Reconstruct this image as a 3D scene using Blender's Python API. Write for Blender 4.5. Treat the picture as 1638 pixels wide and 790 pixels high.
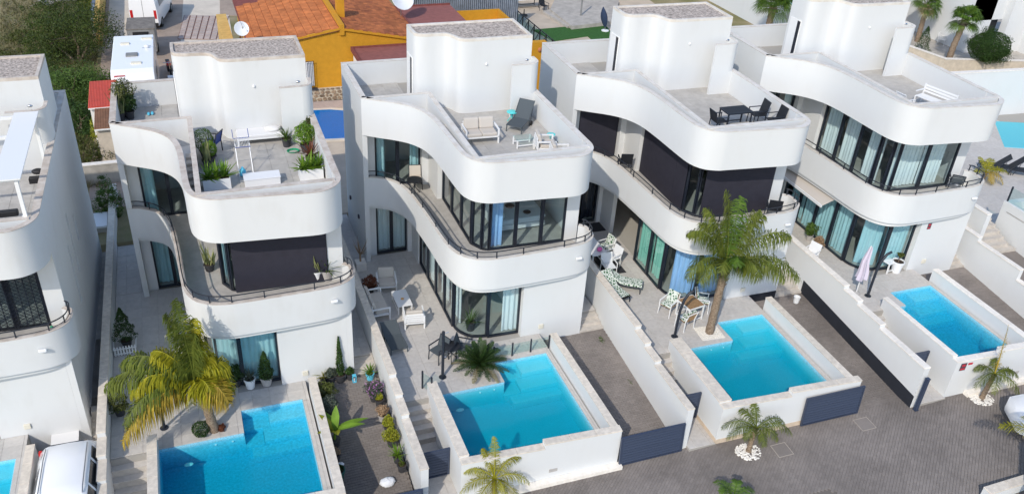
import bpy, bmesh, math, random
from mathutils import Vector, Matrix
random.seed(7)
R = math.radians
# ---------------------------------------------------------------- camera, sky, sun, exposure
scene = bpy.context.scene
for o in list(bpy.data.objects): bpy.data.objects.remove(o)
COL = scene.collection
CW, CH = 1638.0, 790.0
CAM = Vector((-13.436, -31.391, 20.887)); FPX = 1371.1; CYP = 389.1
YAW, PIT, ROL = R(22.702), R(31.612), R(3.897)
FWD = Vector((math.sin(YAW)*math.cos(PIT), math.cos(YAW)*math.cos(PIT), -math.sin(PIT)))
_rt = Vector((math.cos(YAW), -math.sin(YAW), 0)); _up = _rt.cross(FWD)
RGT = _rt*math.cos(ROL) + _up*math.sin(ROL); UPV = _up*math.cos(ROL) - _rt*math.sin(ROL)
cd = bpy.data.cameras.new('camera'); cam = bpy.data.objects.new('camera', cd); COL.objects.link(cam)
m = Matrix((RGT, UPV, -FWD)).transposed().to_4x4(); m.translation = CAM; cam.matrix_world = m
cd.sensor_fit = 'HORIZONTAL'; cd.sensor_width = 36; cd.lens = FPX*36/CW
cd.shift_y = (CYP-CH/2)/CW; cd.clip_end = 2000; cd.clip_start = 0.5
scene.camera = cam
SUN_AZ, SUN_EL = R(47), R(39)          # the way the light travels (from +x), height of the sun
w = bpy.data.worlds.new('World'); scene.world = w; w.use_nodes = True
nt = w.node_tree; sky = nt.nodes.new('ShaderNodeTexSky'); sky.sky_type = 'NISHITA'; sky.sun_disc = False
sky.sun_elevation = SUN_EL
sd = Vector((-math.cos(SUN_AZ), -math.sin(SUN_AZ)))      # towards the sun
sky.sun_rotation = math.atan2(sd.x, sd.y)
sky.air_density = 1.0; sky.dust_density = .7; sky.ozone_density = 1.2
bg = nt.nodes['Background']; bg.inputs[1].default_value = 0.15; nt.links.new(sky.outputs[0], bg.inputs[0])
sl = bpy.data.lights.new('sun', 'SUN'); sl.energy = 2.05; sl.angle = R(0.6); sl.color = (1, .925, .81)
so = bpy.data.objects.new('sun', sl); COL.objects.link(so)
dv = Vector((math.cos(SUN_AZ)*math.cos(SUN_EL), math.sin(SUN_AZ)*math.cos(SUN_EL), -math.sin(SUN_EL)))
so.rotation_euler = dv.to_track_quat('-Z', 'Y').to_euler()
scene.render.engine = 'CYCLES'
vs = scene.view_settings; vs.view_transform = 'Standard'; vs.look = 'None'; vs.exposure = 0.55; vs.gamma = 1
vs.use_curve_mapping = False
scene.cycles.max_bounces = 6; scene.cycles.diffuse_bounces = 4; scene.cycles.glossy_bounces = 3; scene.cycles.transparent_max_bounces = 12
# ---------------------------------------------------------------- house frames: turn about z, then shift
HF = {2: (0., (0., 0., 0.)), 1: (-.008, (-9.159, .066, -.212)), 3: (-.0196, (9.086, -.639, .464)),
      4: (-.0249, (17.828, -1.631, .991)), 0: (-.02, (-18.15, .2, -.40)), 9: (0., (0., 0., 0.))}
def HP(h, x, y, z=0):
    t, (a, b, c) = HF[h]; return Vector((math.cos(t)*x-math.sin(t)*y+a, math.sin(t)*x+math.cos(t)*y+b, z+c))
def TOL(h, P):
    t, (a, b, c) = HF[h]; x, y = P[0]-a, P[1]-b
    return Vector((math.cos(t)*x+math.sin(t)*y, -math.sin(t)*x+math.cos(t)*y, P[2]-c))
def ray(px, py): return FWD + RGT*((px-CW/2)/FPX) - UPV*((py-CYP)/FPX)
def at(h, px, py, z):
    "ground point of house frame h, at height z, that the photograph shows at a pixel"
    d = ray(px, py); k = (z+HF[h][1][2]-CAM.z)/d.z; return TOL(h, CAM+d*k)
def street_z(x): return -.93 + .049*x
# ---------------------------------------------------------------- materials
M = {}
def nodes(name):
    m = bpy.data.materials.new(name); m.use_nodes = True; M[name] = m
    return m, m.node_tree, m.node_tree.nodes['Principled BSDF']
def mat(name, col, rough=.7, metal=0., var=.0, scale=3., bump=0., bscale=40., spec=.3, objvar=0., isl=0., col2=None, stretch=None, detail=4):
    m, t, p = nodes(name)
    p.inputs['Roughness'].default_value = rough; p.inputs['Metallic'].default_value = metal
    p.inputs['Specular IOR Level'].default_value = spec
    c = (*col, 1); p.inputs['Base Color'].default_value = c
    N = t.nodes.new; L = t.links.new
    geo = N('ShaderNodeNewGeometry'); src = geo.outputs['Position']
    if stretch:
        vm = N('ShaderNodeVectorMath'); vm.operation = 'MULTIPLY'; vm.inputs[1].default_value = stretch; L(src, vm.inputs[0]); src = vm.outputs[0]
    cur = None
    if var or col2:
        n = N('ShaderNodeTexNoise'); n.inputs['Scale'].default_value = scale; n.inputs['Detail'].default_value = detail; n.inputs['Roughness'].default_value = .6
        L(src, n.inputs['Vector'])
        rp = N('ShaderNodeValToRGB'); rp.color_ramp.elements[0].position = .35; rp.color_ramp.elements[1].position = .68
        a = col2 if col2 else tuple(min(1, x*(1-var)) for x in col); b = col if col2 else tuple(min(1, x*(1+var)) for x in col)
        rp.color_ramp.elements[0].color = (*a, 1); rp.color_ramp.elements[1].color = (*b, 1)
        L(n.outputs['Fac'], rp.inputs[0]); cur = rp.outputs[0]
    for amt, out in ((objvar, 'o'), (isl, 'i')):
        if amt:
            if out == 'o': s = N('ShaderNodeObjectInfo').outputs['Random']
            else: s = geo.outputs['Random Per Island']
            mr = N('ShaderNodeMapRange'); mr.inputs['To Min'].default_value = 1-amt; mr.inputs['To Max'].default_value = 1+amt; L(s, mr.inputs['Value'])
            mx = N('ShaderNodeVectorMath'); mx.operation = 'SCALE'
            if cur: L(cur, mx.inputs[0])
            else: mx.inputs[0].default_value = col
            L(mr.outputs[0], mx.inputs['Scale']); cur = mx.outputs[0]
    if cur: L(cur, p.inputs['Base Color'])
    if bump:
        n2 = N('ShaderNodeTexNoise'); n2.inputs['Scale'].default_value = bscale; n2.inputs['Detail'].default_value = 5; L(geo.outputs['Position'], n2.inputs['Vector'])
        b = N('ShaderNodeBump'); b.inputs['Strength'].default_value = bump; b.inputs['Distance'].default_value = .02; L(n2.outputs['Fac'], b.inputs['Height']); L(b.outputs[0], p.inputs['Normal'])
    return m
def leafmat(name, c1, c2, trans=.25, rough=.5):
    m, t, p = nodes(name); N = t.nodes.new; L = t.links.new
    geo = N('ShaderNodeNewGeometry'); rp = N('ShaderNodeValToRGB')
    rp.color_ramp.elements[0].color = (*c1, 1); rp.color_ramp.elements[1].color = (*c2, 1); L(geo.outputs['Random Per Island'], rp.inputs[0])
    n = N('ShaderNodeTexNoise'); n.inputs['Scale'].default_value = 2.2; L(geo.outputs['Position'], n.inputs['Vector'])
    mr = N('ShaderNodeMapRange'); mr.inputs['From Min'].default_value = .3; mr.inputs['From Max'].default_value = .7; mr.inputs['To Min'].default_value = .7; mr.inputs['To Max'].default_value = 1.25; L(n.outputs['Fac'], mr.inputs['Value'])
    sc = N('ShaderNodeVectorMath'); sc.operation = 'SCALE'; L(rp.outputs[0], sc.inputs[0]); L(mr.outputs[0], sc.inputs['Scale'])
    L(sc.outputs[0], p.inputs['Base Color']); p.inputs['Roughness'].default_value = rough; p.inputs['Specular IOR Level'].default_value = .25
    tr = N('ShaderNodeBsdfTranslucent'); L(sc.outputs[0], tr.inputs['Color'])
    mx = N('ShaderNodeMixShader'); mx.inputs[0].default_value = trans; L(p.outputs[0], mx.inputs[1]); L(tr.outputs[0], mx.inputs[2])
    L(mx.outputs[0], t.nodes['Material Output'].inputs['Surface'])
    return m
def glassmat(name, tint, refl=1.45, rough=.02, bump=0., bscale=3., boost=1.):
    m, t, p = nodes(name); N = t.nodes.new; L = t.links.new; t.nodes.remove(p)
    tr = N('ShaderNodeBsdfTransparent'); tr.inputs[0].default_value = (*tint, 1)
    gl = N('ShaderNodeBsdfGlossy'); gl.inputs['Roughness'].default_value = rough; gl.inputs['Color'].default_value = (1, 1, 1, 1)
    fr = N('ShaderNodeFresnel'); fr.inputs[0].default_value = refl
    mx = N('ShaderNodeMixShader'); L(tr.outputs[0], mx.inputs[1]); L(gl.outputs[0], mx.inputs[2])
    ml = N('ShaderNodeMath'); ml.operation = 'MULTIPLY'; ml.inputs[1].default_value = boost; ml.use_clamp = True; L(fr.outputs[0], ml.inputs[0])
    gb = N('ShaderNodeNewGeometry'); fb = N('ShaderNodeMath'); fb.operation = 'SUBTRACT'; fb.inputs[0].default_value = 1; L(gb.outputs['Backfacing'], fb.inputs[1])   # light leaving the far side is not trapped
    m2 = N('ShaderNodeMath'); m2.operation = 'MULTIPLY'; L(ml.outputs[0], m2.inputs[0]); L(fb.outputs[0], m2.inputs[1]); L(m2.outputs[0], mx.inputs[0])
    if bump:
        g = N('ShaderNodeNewGeometry'); n = N('ShaderNodeTexNoise'); n.inputs['Scale'].default_value = bscale; n.inputs['Detail'].default_value = 3; L(g.outputs['Position'], n.inputs['Vector'])
        b = N('ShaderNodeBump'); b.inputs['Strength'].default_value = bump; b.inputs['Distance'].default_value = .05; L(n.outputs['Fac'], b.inputs['Height']); L(b.outputs[0], gl.inputs['Normal']); L(b.outputs[0], fr.inputs['Normal'])
    L(mx.outputs[0], t.nodes['Material Output'].inputs['Surface'])
    return m
def stucco(name, col, dirt, amt):
    "white render: soft mottling, faint rain streaks, fine grain"
    m, t, p = nodes(name); N = t.nodes.new; L = t.links.new
    g = N('ShaderNodeNewGeometry')
    def noise(sc, stretch=None, det=4):
        s = g.outputs['Position']
        if stretch:
            v = N('ShaderNodeVectorMath'); v.operation = 'MULTIPLY'; v.inputs[1].default_value = stretch; L(s, v.inputs[0]); s = v.outputs[0]
        n = N('ShaderNodeTexNoise'); n.inputs['Scale'].default_value = sc; n.inputs['Detail'].default_value = det; L(s, n.inputs['Vector']); return n.outputs['Fac']
    a = noise(1.1); b = noise(3, (1, 1, .22), 5)
    ad = N('ShaderNodeMath'); ad.operation = 'ADD'; L(a, ad.inputs[0]); L(b, ad.inputs[1])
    mr = N('ShaderNodeMapRange'); mr.inputs['From Min'].default_value = 1.02; mr.inputs['From Max'].default_value = 1.38; mr.inputs['To Max'].default_value = amt; mr.clamp = True; L(ad.outputs[0], mr.inputs['Value'])
    mx = N('ShaderNodeMixRGB'); mx.inputs[1].default_value = (*col, 1); mx.inputs[2].default_value = (*dirt, 1); L(mr.outputs[0], mx.inputs[0]); L(mx.outputs[0], p.inputs['Base Color'])
    p.inputs['Roughness'].default_value = .85; p.inputs['Specular IOR Level'].default_value = .15
    bp = N('ShaderNodeBump'); bp.inputs['Strength'].default_value = .25; bp.inputs['Distance'].default_value = .01; L(noise(90), bp.inputs['Height']); L(bp.outputs[0], p.inputs['Normal'])
stucco('stucco', (.66, .67, .67), (.56, .545, .51), .14)
stucco('stucco_worn', (.66, .665, .66), (.52, .50, .46), .22)
mat('cap_light', (.60, .545, .475), .8, var=.14, scale=3, col2=(.70, .67, .625), bump=.2)
mat('cap_brown', (.45, .38, .32), .85, scale=3, col2=(.62, .56, .50), bump=.3)
mat('coping_stone', (.66, .595, .51), .75, var=.12, scale=6, objvar=.07, bump=.15)
mat('coping_pale', (.78, .73, .66), .75, var=.08, scale=6, objvar=.05, bump=.15)
mat('tile_patio', (.53, .50, .465), .6, var=.07, scale=7, objvar=.05, bump=.1, bscale=120)
mat('tile_roof', (.44, .42, .39), .65, var=.10, scale=3, objvar=.05, bump=.1, bscale=120)
mat('grout', (.36, .34, .31), .9)
mat('concrete', (.42, .39, .35), .85, var=.15, scale=2, bump=.2)
mat('gravel_roof', (.46, .39, .335), .95, var=.55, scale=11, bump=.9, bscale=38, detail=8)
mat('paver', (.215, .190, .173), .85, var=.22, scale=.45, isl=.08, bump=.3, bscale=60)
mat('paver_joint', (.16, .14, .125), .95)
mat('dark_metal', (.022, .027, .038), .42, spec=.4)
mat('gate_metal', (.036, .050, .088), .4, spec=.5, objvar=.05)
mat('frame_metal', (.012, .016, .026), .35, spec=.5)
mat('blind', (.030, .029, .042), .7, var=.08, scale=4)
mat('screen_grey', (.27, .26, .25), .8)
mat('white_paint', (.80, .80, .79), .4, spec=.5)
mat('white_plastic', (.78, .79, .80), .35, spec=.5)
mat('curtain_white', (.80, .82, .82), .9)
mat('curtain_teal', (.45, .66, .70), .9)
mat('curtain_blue', (.36, .55, .85), .9)
mat('curtain_green', (.30, .62, .50), .9)
mat('room_wall', (.55, .55, .53), .9)
mat('room_floor', (.42, .40, .36), .5)
mat('cushion', (.56, .51, .45), .9, bump=.2, bscale=60)
mat('cushion_white', (.72, .71, .70), .9, bump=.2, bscale=30)
mat('sling_grey', (.075, .09, .10), .7)
mat('sling_black', (.02, .022, .027), .6)
mat('turquoise', (.10, .62, .62), .45)
mat('blue_paint', (.02, .06, .28), .4)
mat('wood', (.33, .20, .10), .6, var=.3, scale=6, stretch=(1, 12, 1))
mat('bed_linen', (.72, .74, .75), .9); mat('brown_cloth', (.07, .04, .03), .9)
mat('terracotta', (.45, .17, .08), .8); mat('pot_dark', (.05, .05, .055), .6); mat('pot_grey', (.42, .40, .38), .7, var=.1); mat('soil', (.05, .035, .025), 1)
mat('trunk', (.26, .20, .15), .95, scale=9, col2=(.12, .085, .06), bump=1, bscale=25)
mat('trunk_palm', (.33, .26, .19), .95, scale=14, col2=(.15, .10, .065), bump=1, bscale=30, stretch=(1, 1, 2.5))
mat('pebble', (.72, .68, .61), .8, isl=.15)
mat('rubber', (.018, .018, .018), .8); mat('chrome', (.6, .6, .62), .2, metal=1)
mat('car_white', (.86, .86, .86), .18, spec=.6); mat('car_glass', (.012, .016, .02), .06, spec=.7); mat('car_trim', (.02, .02, .022), .5); mat('lamp_red', (.5, .02, .02), .3); mat('lamp_clear', (.75, .77, .8), .15)
mat('rim', (.4, .4, .42), .3, metal=.8)
mat('pool_tile', (.22, .66, .78), .4, var=.06, scale=26); mat('pool_tile_blue', (.20, .62, .80), .4, var=.14, scale=12); mat('pool_tile_royal', (.10, .30, .62), .4, var=.1, scale=20)
mat('waterline', (.30, .66, .80), .4, var=.2, scale=22)
mat('anthracite_paint', (.022, .025, .034), .8, var=.1); mat('base_stone', (.58, .47, .36), .8, var=.12, scale=4)
mat('ochre', (.56, .27, .02), .9, var=.06, scale=3, bump=.6, bscale=18); mat('ochre_pale', (.62, .40, .13), .9, var=.1, scale=3)
mat('roof_tile', (.52, .165, .05), .85, var=.2, scale=2.5, objvar=.16, bump=.3, bscale=20)
mat('roof_tile_old', (.28, .085, .035), .9, scale=1.4, col2=(.46, .15, .05), isl=.25, bump=.4, bscale=20)
mat('roof_red', (.27, .10, .085), .85, var=.12, scale=3, bump=.2); mat('roof_red_rim', (.20, .06, .05), .85, var=.15)
mat('rubble', (.27, .20, .14), .9, var=.3, scale=5, objvar=.35, bump=.6, bscale=20); mat('mortar', (.50, .44, .35), .95)
mat('sand', (.50, .42, .33), .95, var=.12, scale=.7, bump=.3); mat('sand_pale', (.62, .55, .46), .95, var=.1, scale=1); mat('track', (.36, .285, .23), .95, var=.15, scale=.8, bump=.3)
mat('grid_tile', (.45, .37, .335), .9, objvar=.1, var=.1, scale=4); mat('grid_joint', (.20, .12, .10), .95)
mat('scrub_ground', (.33, .27, .17), 1, scale=.35, col2=(.15, .15, .06), bump=.5, bscale=6)
mat('lawn', (.035, .115, .022), .9, var=.2, scale=6, bump=.6, bscale=120)
mat('red_sheet', (.60, .085, .05), .55, var=.08); mat('brown_sheet', (.24, .12, .065), .7, var=.15); mat('beige_wall', (.60, .52, .42), .9, var=.1)
mat('grey_box', (.24, .24, .235), .7, var=.15); mat('grey_box_top', (.20, .18, .16), .9, var=.25, scale=3); mat('corrugated', (.20, .23, .28), .6, var=.2, scale=2)
mat('rock_white', (.75, .72, .67), .9, isl=.12); mat('plant_pink', (.42, .17, .42), .8)
mat('lilac', (.58, .53, .62), .9, bump=.3, bscale=25); mat('navy', (.03, .05, .10), .8); mat('awning', (.52, .48, .44), .85)
mat('stair_stone', (.52, .48, .43), .7, var=.1, scale=5)
mat('sign_red', (.5, .03, .05), .6); mat('sign_dark', (.07, .06, .08), .6); mat('beige_box', (.70, .66, .55), .6); mat('bag_white', (.78, .80, .83), .6, bump=.6, bscale=14)
mat('green_plastic', (.02, .30, .15), .5); mat('net_green', (.03, .10, .08), .8); mat('aqua', (.12, .55, .75), .4); mat('dry', (.30, .20, .12), .95)
mat('orange_lamp', (.65, .35, .12), .6); mat('mat_dark', (.035, .035, .04), .95); mat('pink', (.7, .15, .4), .7)
mat('stain', (.36, .32, .28), .9)
leafmat('leaf_dark', (.022, .05, .012), (.06, .115, .025)); leafmat('leaf_mid', (.05, .10, .018), (.11, .18, .035)); leafmat('leaf_bright', (.09, .20, .02), (.20, .32, .03))
leafmat('leaf_yellow', (.20, .24, .02), (.38, .36, .03)); leafmat('leaf_grey', (.07, .095, .07), (.14, .16, .12)); leafmat('leaf_red', (.10, .035, .02), (.20, .07, .035))
leafmat('leaf_olive', (.055, .075, .016), (.115, .13, .03)); leafmat('leaf_scrub', (.035, .06, .012), (.085, .115, .02)); leafmat('leaf_dry', (.16, .14, .07), (.30, .26, .13))
leafmat('palm_green', (.08, .115, .018), (.18, .21, .035), .3); leafmat('palm_yellow', (.20, .21, .012), (.40, .36, .02), .3); leafmat('palm_gold', (.36, .24, .03), (.48, .36, .05), .3); leafmat('palm_fresh', (.05, .11, .015), (.13, .22, .03), .3)
leafmat('cycad', (.018, .045, .012), (.045, .085, .02), .1); leafmat('snake', (.16, .19, .07), (.30, .30, .13), .1)
glassmat('glass', (.74, .84, .86), 1.5, boost=1.3); glassmat('glass_clear', (.86, .93, .92), 1.45)
def leafprint(name):
    m, t, p = nodes(name); N = t.nodes.new; L = t.links.new
    g = N('ShaderNodeNewGeometry'); v = N('ShaderNodeTexVoronoi'); v.feature = 'DISTANCE_TO_EDGE'; v.inputs['Scale'].default_value = 9; L(g.outputs['Position'], v.inputs['Vector'])
    rp = N('ShaderNodeValToRGB'); rp.color_ramp.interpolation = 'CONSTANT'; rp.color_ramp.elements[0].color = (.62, .66, .60, 1); rp.color_ramp.elements[1].color = (.045, .13, .06, 1); rp.color_ramp.elements[1].position = .17
    L(v.outputs['Distance'], rp.inputs[0]); L(rp.outputs[0], p.inputs['Base Color']); p.inputs['Roughness'].default_value = .9
leafprint('leaf_fabric')
def water(name, absorb, dens, bump, bscale):
    m = glassmat(name, (.98, 1, 1), 1.33, .03, bump, bscale, .6); t = m.node_tree
    va = t.nodes.new('ShaderNodeVolumeAbsorption'); va.inputs['Color'].default_value = (*absorb, 1); va.inputs['Density'].default_value = dens
    t.links.new(va.outputs[0], t.nodes['Material Output'].inputs['Volume'])
water('water_teal', (.0, .81, .85), 1.6, .10, 5); water('water_blue', (.0, .815, .86), 1.6, .45, 5)
glassmat('water_flat', (.16, .72, .92), 1.33, .03, .1, 5)
glassmat('water_pale', (.42, .86, .88), 1.33, .03, .1, 5)
# ---------------------------------------------------------------- mesh helpers
class MB:
    def __init__(s): s.v = []; s.f = []
    def add(s, vs, fs):
        n = len(s.v); s.v += [tuple(p) for p in vs]; s.f += [tuple(i+n for i in f) for f in fs]; return s
    def box(s, x0, x1, y0, y1, z0, z1):
        return s.add([(x0,y0,z0),(x1,y0,z0),(x1,y1,z0),(x0,y1,z0),(x0,y0,z1),(x1,y0,z1),(x1,y1,z1),(x0,y1,z1)],
                     [(0,3,2,1),(4,5,6,7),(0,1,5,4),(1,2,6,5),(2,3,7,6),(3,0,4,7)])
    def bar(s, a, b, w, h=None, up=(0,0,1)):
        a = Vector(a); b = Vector(b); h = h or w; d = (b-a).normalized(); u = Vector(up)
        if abs(d.dot(u)) > .97: u = Vector((1,0,0))
        r = d.cross(u).normalized()*w/2; t = r.cross(d).normalized()*h/2
        return s.add([a-r-t,a+r-t,a+r+t,a-r+t,b-r-t,b+r-t,b+r+t,b-r+t], [(0,1,2,3),(7,6,5,4),(0,4,5,1),(1,5,6,2),(2,6,7,3),(3,7,4,0)])
    def tube(s, pts, r, n=6, r2=None, cap=True):
        pts = [Vector(p) for p in pts]; k = len(pts); base = len(s.v); pr = None
        for i, p in enumerate(pts):
            d = (pts[min(i+1,k-1)]-pts[max(i-1,0)]).normalized()
            u = Vector((0,0,1)) if abs(d.z) < .9 else Vector((1,0,0))
            if pr is not None: u = pr
            a = d.cross(u).normalized(); b = a.cross(d).normalized(); pr = b
            rr = r[i] if isinstance(r, (list, tuple)) else (r if r2 is None else r+(r2-r)*i/(k-1))
            for j in range(n):
                t = 2*math.pi*j/n; s.v.append(tuple(p+a*math.cos(t)*rr+b*math.sin(t)*rr))
        for i in range(k-1):
            for j in range(n):
                q = (j+1) % n; s.f.append((base+i*n+j, base+i*n+q, base+(i+1)*n+q, base+(i+1)*n+j))
        if cap:
            s.f.append(tuple(base+j for j in reversed(range(n)))); s.f.append(tuple(base+(k-1)*n+j for j in range(n)))
        return s
    def lathe(s, prof, c=(0,0,0), n=14):
        b = len(s.v)
        for r, z in prof:
            for j in range(n):
                t = 2*math.pi*j/n; s.v.append((c[0]+r*math.cos(t), c[1]+r*math.sin(t), c[2]+z))
        for i in range(len(prof)-1):
            for j in range(n):
                q = (j+1) % n; s.f.append((b+i*n+j, b+i*n+q, b+(i+1)*n+q, b+(i+1)*n+j))
        s.f.append(tuple(b+j for j in reversed(range(n)))); s.f.append(tuple(b+(len(prof)-1)*n+j for j in range(n)))
        return s
    def prism(s, poly, z0, z1):
        n = len(poly); g = lambda z, p: z(p[0], p[1]) if callable(z) else z
        s.add([(p[0],p[1],g(z0,p)) for p in poly]+[(p[0],p[1],g(z1,p)) for p in poly],
              [tuple(reversed(range(n))), tuple(range(n,2*n))]+[(i,(i+1)%n,n+(i+1)%n,n+i) for i in range(n)]); return s
    def wall(s, path, th, z0, z1):
        "open wall along a path; th to the left of travel"
        inn = offset(path, th); n = len(path); b = len(s.v)
        for P in (path, inn):
            for z in (z0, z1):
                for p in P: s.v.append((p[0], p[1], z(p) if callable(z) else z))
        A, B, Cc, D = b, b+n, b+2*n, b+3*n
        for i in range(n-1):
            s.f += [(A+i,A+i+1,B+i+1,B+i), (Cc+i+1,Cc+i,D+i,D+i+1), (B+i,B+i+1,D+i+1,D+i), (A+i+1,A+i,Cc+i,Cc+i+1)]
        s.f += [(A,B,D,Cc), (A+n-1,Cc+n-1,D+n-1,B+n-1)]; return s
    def grid(s, rows):
        b = len(s.v); m = len(rows[0])
        for r in rows: s.v += [tuple(p) for p in r]
        for i in range(len(rows)-1):
            for j in range(m-1): s.f.append((b+i*m+j, b+i*m+j+1, b+(i+1)*m+j+1, b+(i+1)*m+j))
        return s
    def ell(s, c, r, n=10, m=7, jit=0, rng=random):
        b = len(s.v)
        for i in range(m+1):
            p = math.pi*i/m
            for j in range(n):
                t = 2*math.pi*j/n; k = 1+rng.uniform(-jit, jit)
                s.v.append((c[0]+r[0]*k*math.sin(p)*math.cos(t), c[1]+r[1]*k*math.sin(p)*math.sin(t), c[2]-r[2]*k*math.cos(p)))
        for i in range(m):
            for j in range(n):
                q = (j+1) % n; s.f.append((b+i*n+j, b+i*n+q, b+(i+1)*n+q, b+(i+1)*n+j))
        return s
    def mesh(s, name, material, smooth=None, fix=True):
        me = bpy.data.meshes.new(name); me.from_pydata(s.v, [], s.f); me.validate()
        if fix:
            bm = bmesh.new(); bm.from_mesh(me); bmesh.ops.recalc_face_normals(bm, faces=bm.faces); bm.to_mesh(me); bm.free()
        if smooth is not None:
            me.polygons.foreach_set('use_smooth', [True]*len(me.polygons))
            if smooth < 179: me.set_sharp_from_angle(angle=R(smooth))
        me.materials.append(M[material]); return me
    def build(s, name, material, parent=None, smooth=None, fix=True, bevel=0, label=None):
        o = bpy.data.objects.new(name, s.mesh(name, material, smooth, fix)); COL.objects.link(o)
        if parent: o.parent = parent
        if bevel:
            b = o.modifiers.new('bevel', 'BEVEL'); b.width = bevel; b.segments = 2; b.limit_method = 'ANGLE'
        if label: o['label'] = label
        return o
def offset(path, d):
    n = len(path); out = []
    for i in range(n):
        a = Vector(path[max(i-1,0)][:2]); c = Vector(path[min(i+1,n-1)][:2]); p = Vector(path[i][:2])
        if 0 < i < n-1:
            d1 = (p-a).normalized(); d2 = (c-p).normalized(); t = (d1+d2)
            t = t.normalized() if t.length > 1e-6 else d1; k = 1/max(.4, t.dot(d1))
        else: t = (c-a).normalized(); k = 1
        q = p+Vector((-t.y, t.x))*d*k; out.append((q.x, q.y))
    return out
def smoothpath(pts, n=5):
    out = []; P = [pts[0]]+list(pts)+[pts[-1]]
    for i in range(1, len(P)-2):
        p0, p1, p2, p3 = [Vector(P[i+k][:2]) for k in (-1,0,1,2)]
        for j in range(n):
            t = j/n; v = .5*((2*p1)+(p2-p0)*t+(2*p0-5*p1+4*p2-p3)*t*t+(3*p1-p0-3*p2+p3)*t**3); out.append((v.x, v.y))
    out.append(tuple(pts[-1][:2])); return out
def thing(name, label, cat, h=9, loc=(0,0,0), rz=0., group=None):
    o = bpy.data.objects.new(name, None); COL.objects.link(o); o.empty_display_size = .2
    o.location = HP(h, *loc); o.rotation_euler = (0, 0, rz+HF[h][0]); return tag(o, label, cat, group)
def tag(o, label, cat, group=None):
    o['label'] = label; o['category'] = cat
    if group: o['group'] = group
    return o
def inframe(o, h, loc=(0,0,0), rz=0.):
    o.location = HP(h, *loc); o.rotation_euler = (0, 0, rz+HF[h][0]); return o
def struct(o): o['kind'] = 'structure'; return o
def stuff(o): o['kind'] = 'stuff'; return o
UNIT = {}
def unit(matname):
    "a shared slab with a softened rim, 1 x 1 x 1, top at z = 1"
    if matname not in UNIT:
        e = .012; s = MB(); s.add([(0,0,0),(1,0,0),(1,1,0),(0,1,0),(0,0,.8),(1,0,.8),(1,1,.8),(0,1,.8),(e,e,1),(1-e,e,1),(1-e,1-e,1),(e,1-e,1)],
            [(0,1,5,4),(1,2,6,5),(2,3,7,6),(3,0,4,7),(4,5,9,8),(5,6,10,9),(6,7,11,10),(7,4,8,11),(8,9,10,11)])
        UNIT[matname] = s.mesh('tile', matname)
    return UNIT[matname]
def tiles(parent, x0, x1, y0, y1, z, matname, sx=.6, sy=.6, gap=.006, th=.02, name='tile', ox=0, oy=0):
    "one object for each tile of a rectangle, edge tiles cut"
    def cuts(a, b, st, off):
        c = [a]; k = math.floor((a-off)/st)+1
        while off+k*st < b-.04:
            if off+k*st > a+.04: c.append(off+k*st)
            k += 1
        return c+[b]
    X = cuts(x0, x1, sx, ox); Y = cuts(y0, y1, sy, oy)
    for i in range(len(X)-1):
        for j in range(len(Y)-1):
            o = bpy.data.objects.new(name, unit(matname)); COL.objects.link(o); o.parent = parent
            o.location = (X[i]+gap/2, Y[j]+gap/2, z-th); o.scale = (X[i+1]-X[i]-gap, Y[j+1]-Y[j]-gap, th)
def pavers(poly_in, bx, by, zf, name, parent, joint=.008, L=.2, W=.1, rot=0., th=.03):
    "running bond of small blocks as one mesh; poly_in says where"
    s = MB(); c, sn = math.cos(rot), math.sin(rot); x0, x1 = bx; y0, y1 = by
    cx, cy = (x0+x1)/2, (y0+y1)/2; hw = math.hypot(x1-x0, y1-y0)/2
    nj = int(hw/W)+1; ni = int(hw/L)+1; rng = random.Random(3)
    for j in range(-nj, nj):
        for i in range(-ni, ni):
            u = i*L+(j % 2)*L/2; v = j*W
            mx, my = cx+c*(u+L/2)-sn*(v+W/2), cy+sn*(u+L/2)+c*(v+W/2)
            if not (x0 < mx < x1 and y0 < my < y1) or not poly_in(mx, my): continue
            P = []
            for a, b in ((joint/2,joint/2),(L-joint/2,joint/2),(L-joint/2,W-joint/2),(joint/2,W-joint/2)):
                P.append((cx+c*(u+a)-sn*(v+b), cy+sn*(u+a)+c*(v+b)))
            dz = rng.uniform(-.003, .003)
            s.add([(p[0],p[1],zf(*p)-th) for p in P]+[(p[0],p[1],zf(*p)+dz) for p in P], [(4,5,6,7),(0,1,5,4),(1,2,6,5),(2,3,7,6),(3,0,4,7)])
    return stuff(s.build(name, 'paver', parent, fix=False))
# ---------------------------------------------------------------- foliage
def leafcloud(s, fn, n, size, rng, up=.3):
    "n leaf faces; fn gives a point and an outward direction"
    for _ in range(n):
        p, o = fn(); d = Vector((rng.gauss(0,1), rng.gauss(0,1), rng.gauss(0,1)+up)); d = (d.normalized()+o*.8).normalized()
        a = d.orthogonal().normalized(); a.rotate(Matrix.Rotation(rng.uniform(0, 6.28), 3, d)); b = d.cross(a); L = size*rng.uniform(.6, 1.3); W = L*.42
        s.add([p-a*L*.5, p+b*W*.5, p+a*L*.5, p-b*W*.5], [(0,1,2,3)])
def ellfn(c, r, rng, shell=.55, lump=.25, seed=0):
    ph = [rng.uniform(0, 6.28) for _ in range(6)]
    def f():
        z = rng.uniform(-1, 1); t = rng.uniform(0, 6.2832); q = math.sqrt(1-z*z); d = Vector((q*math.cos(t), q*math.sin(t), z))
        k = 1+lump*(math.sin(3*t+ph[0])*q+math.sin(5*t+ph[1]+4*z)*q*.6+math.sin(7*z+ph[2])*.5)
        rr = (shell+(1-shell)*rng.random()**.5)*k
        return Vector((c[0]+d.x*r[0]*rr, c[1]+d.y*r[1]*rr, c[2]+d.z*r[2]*rr)), d
    return f
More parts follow.
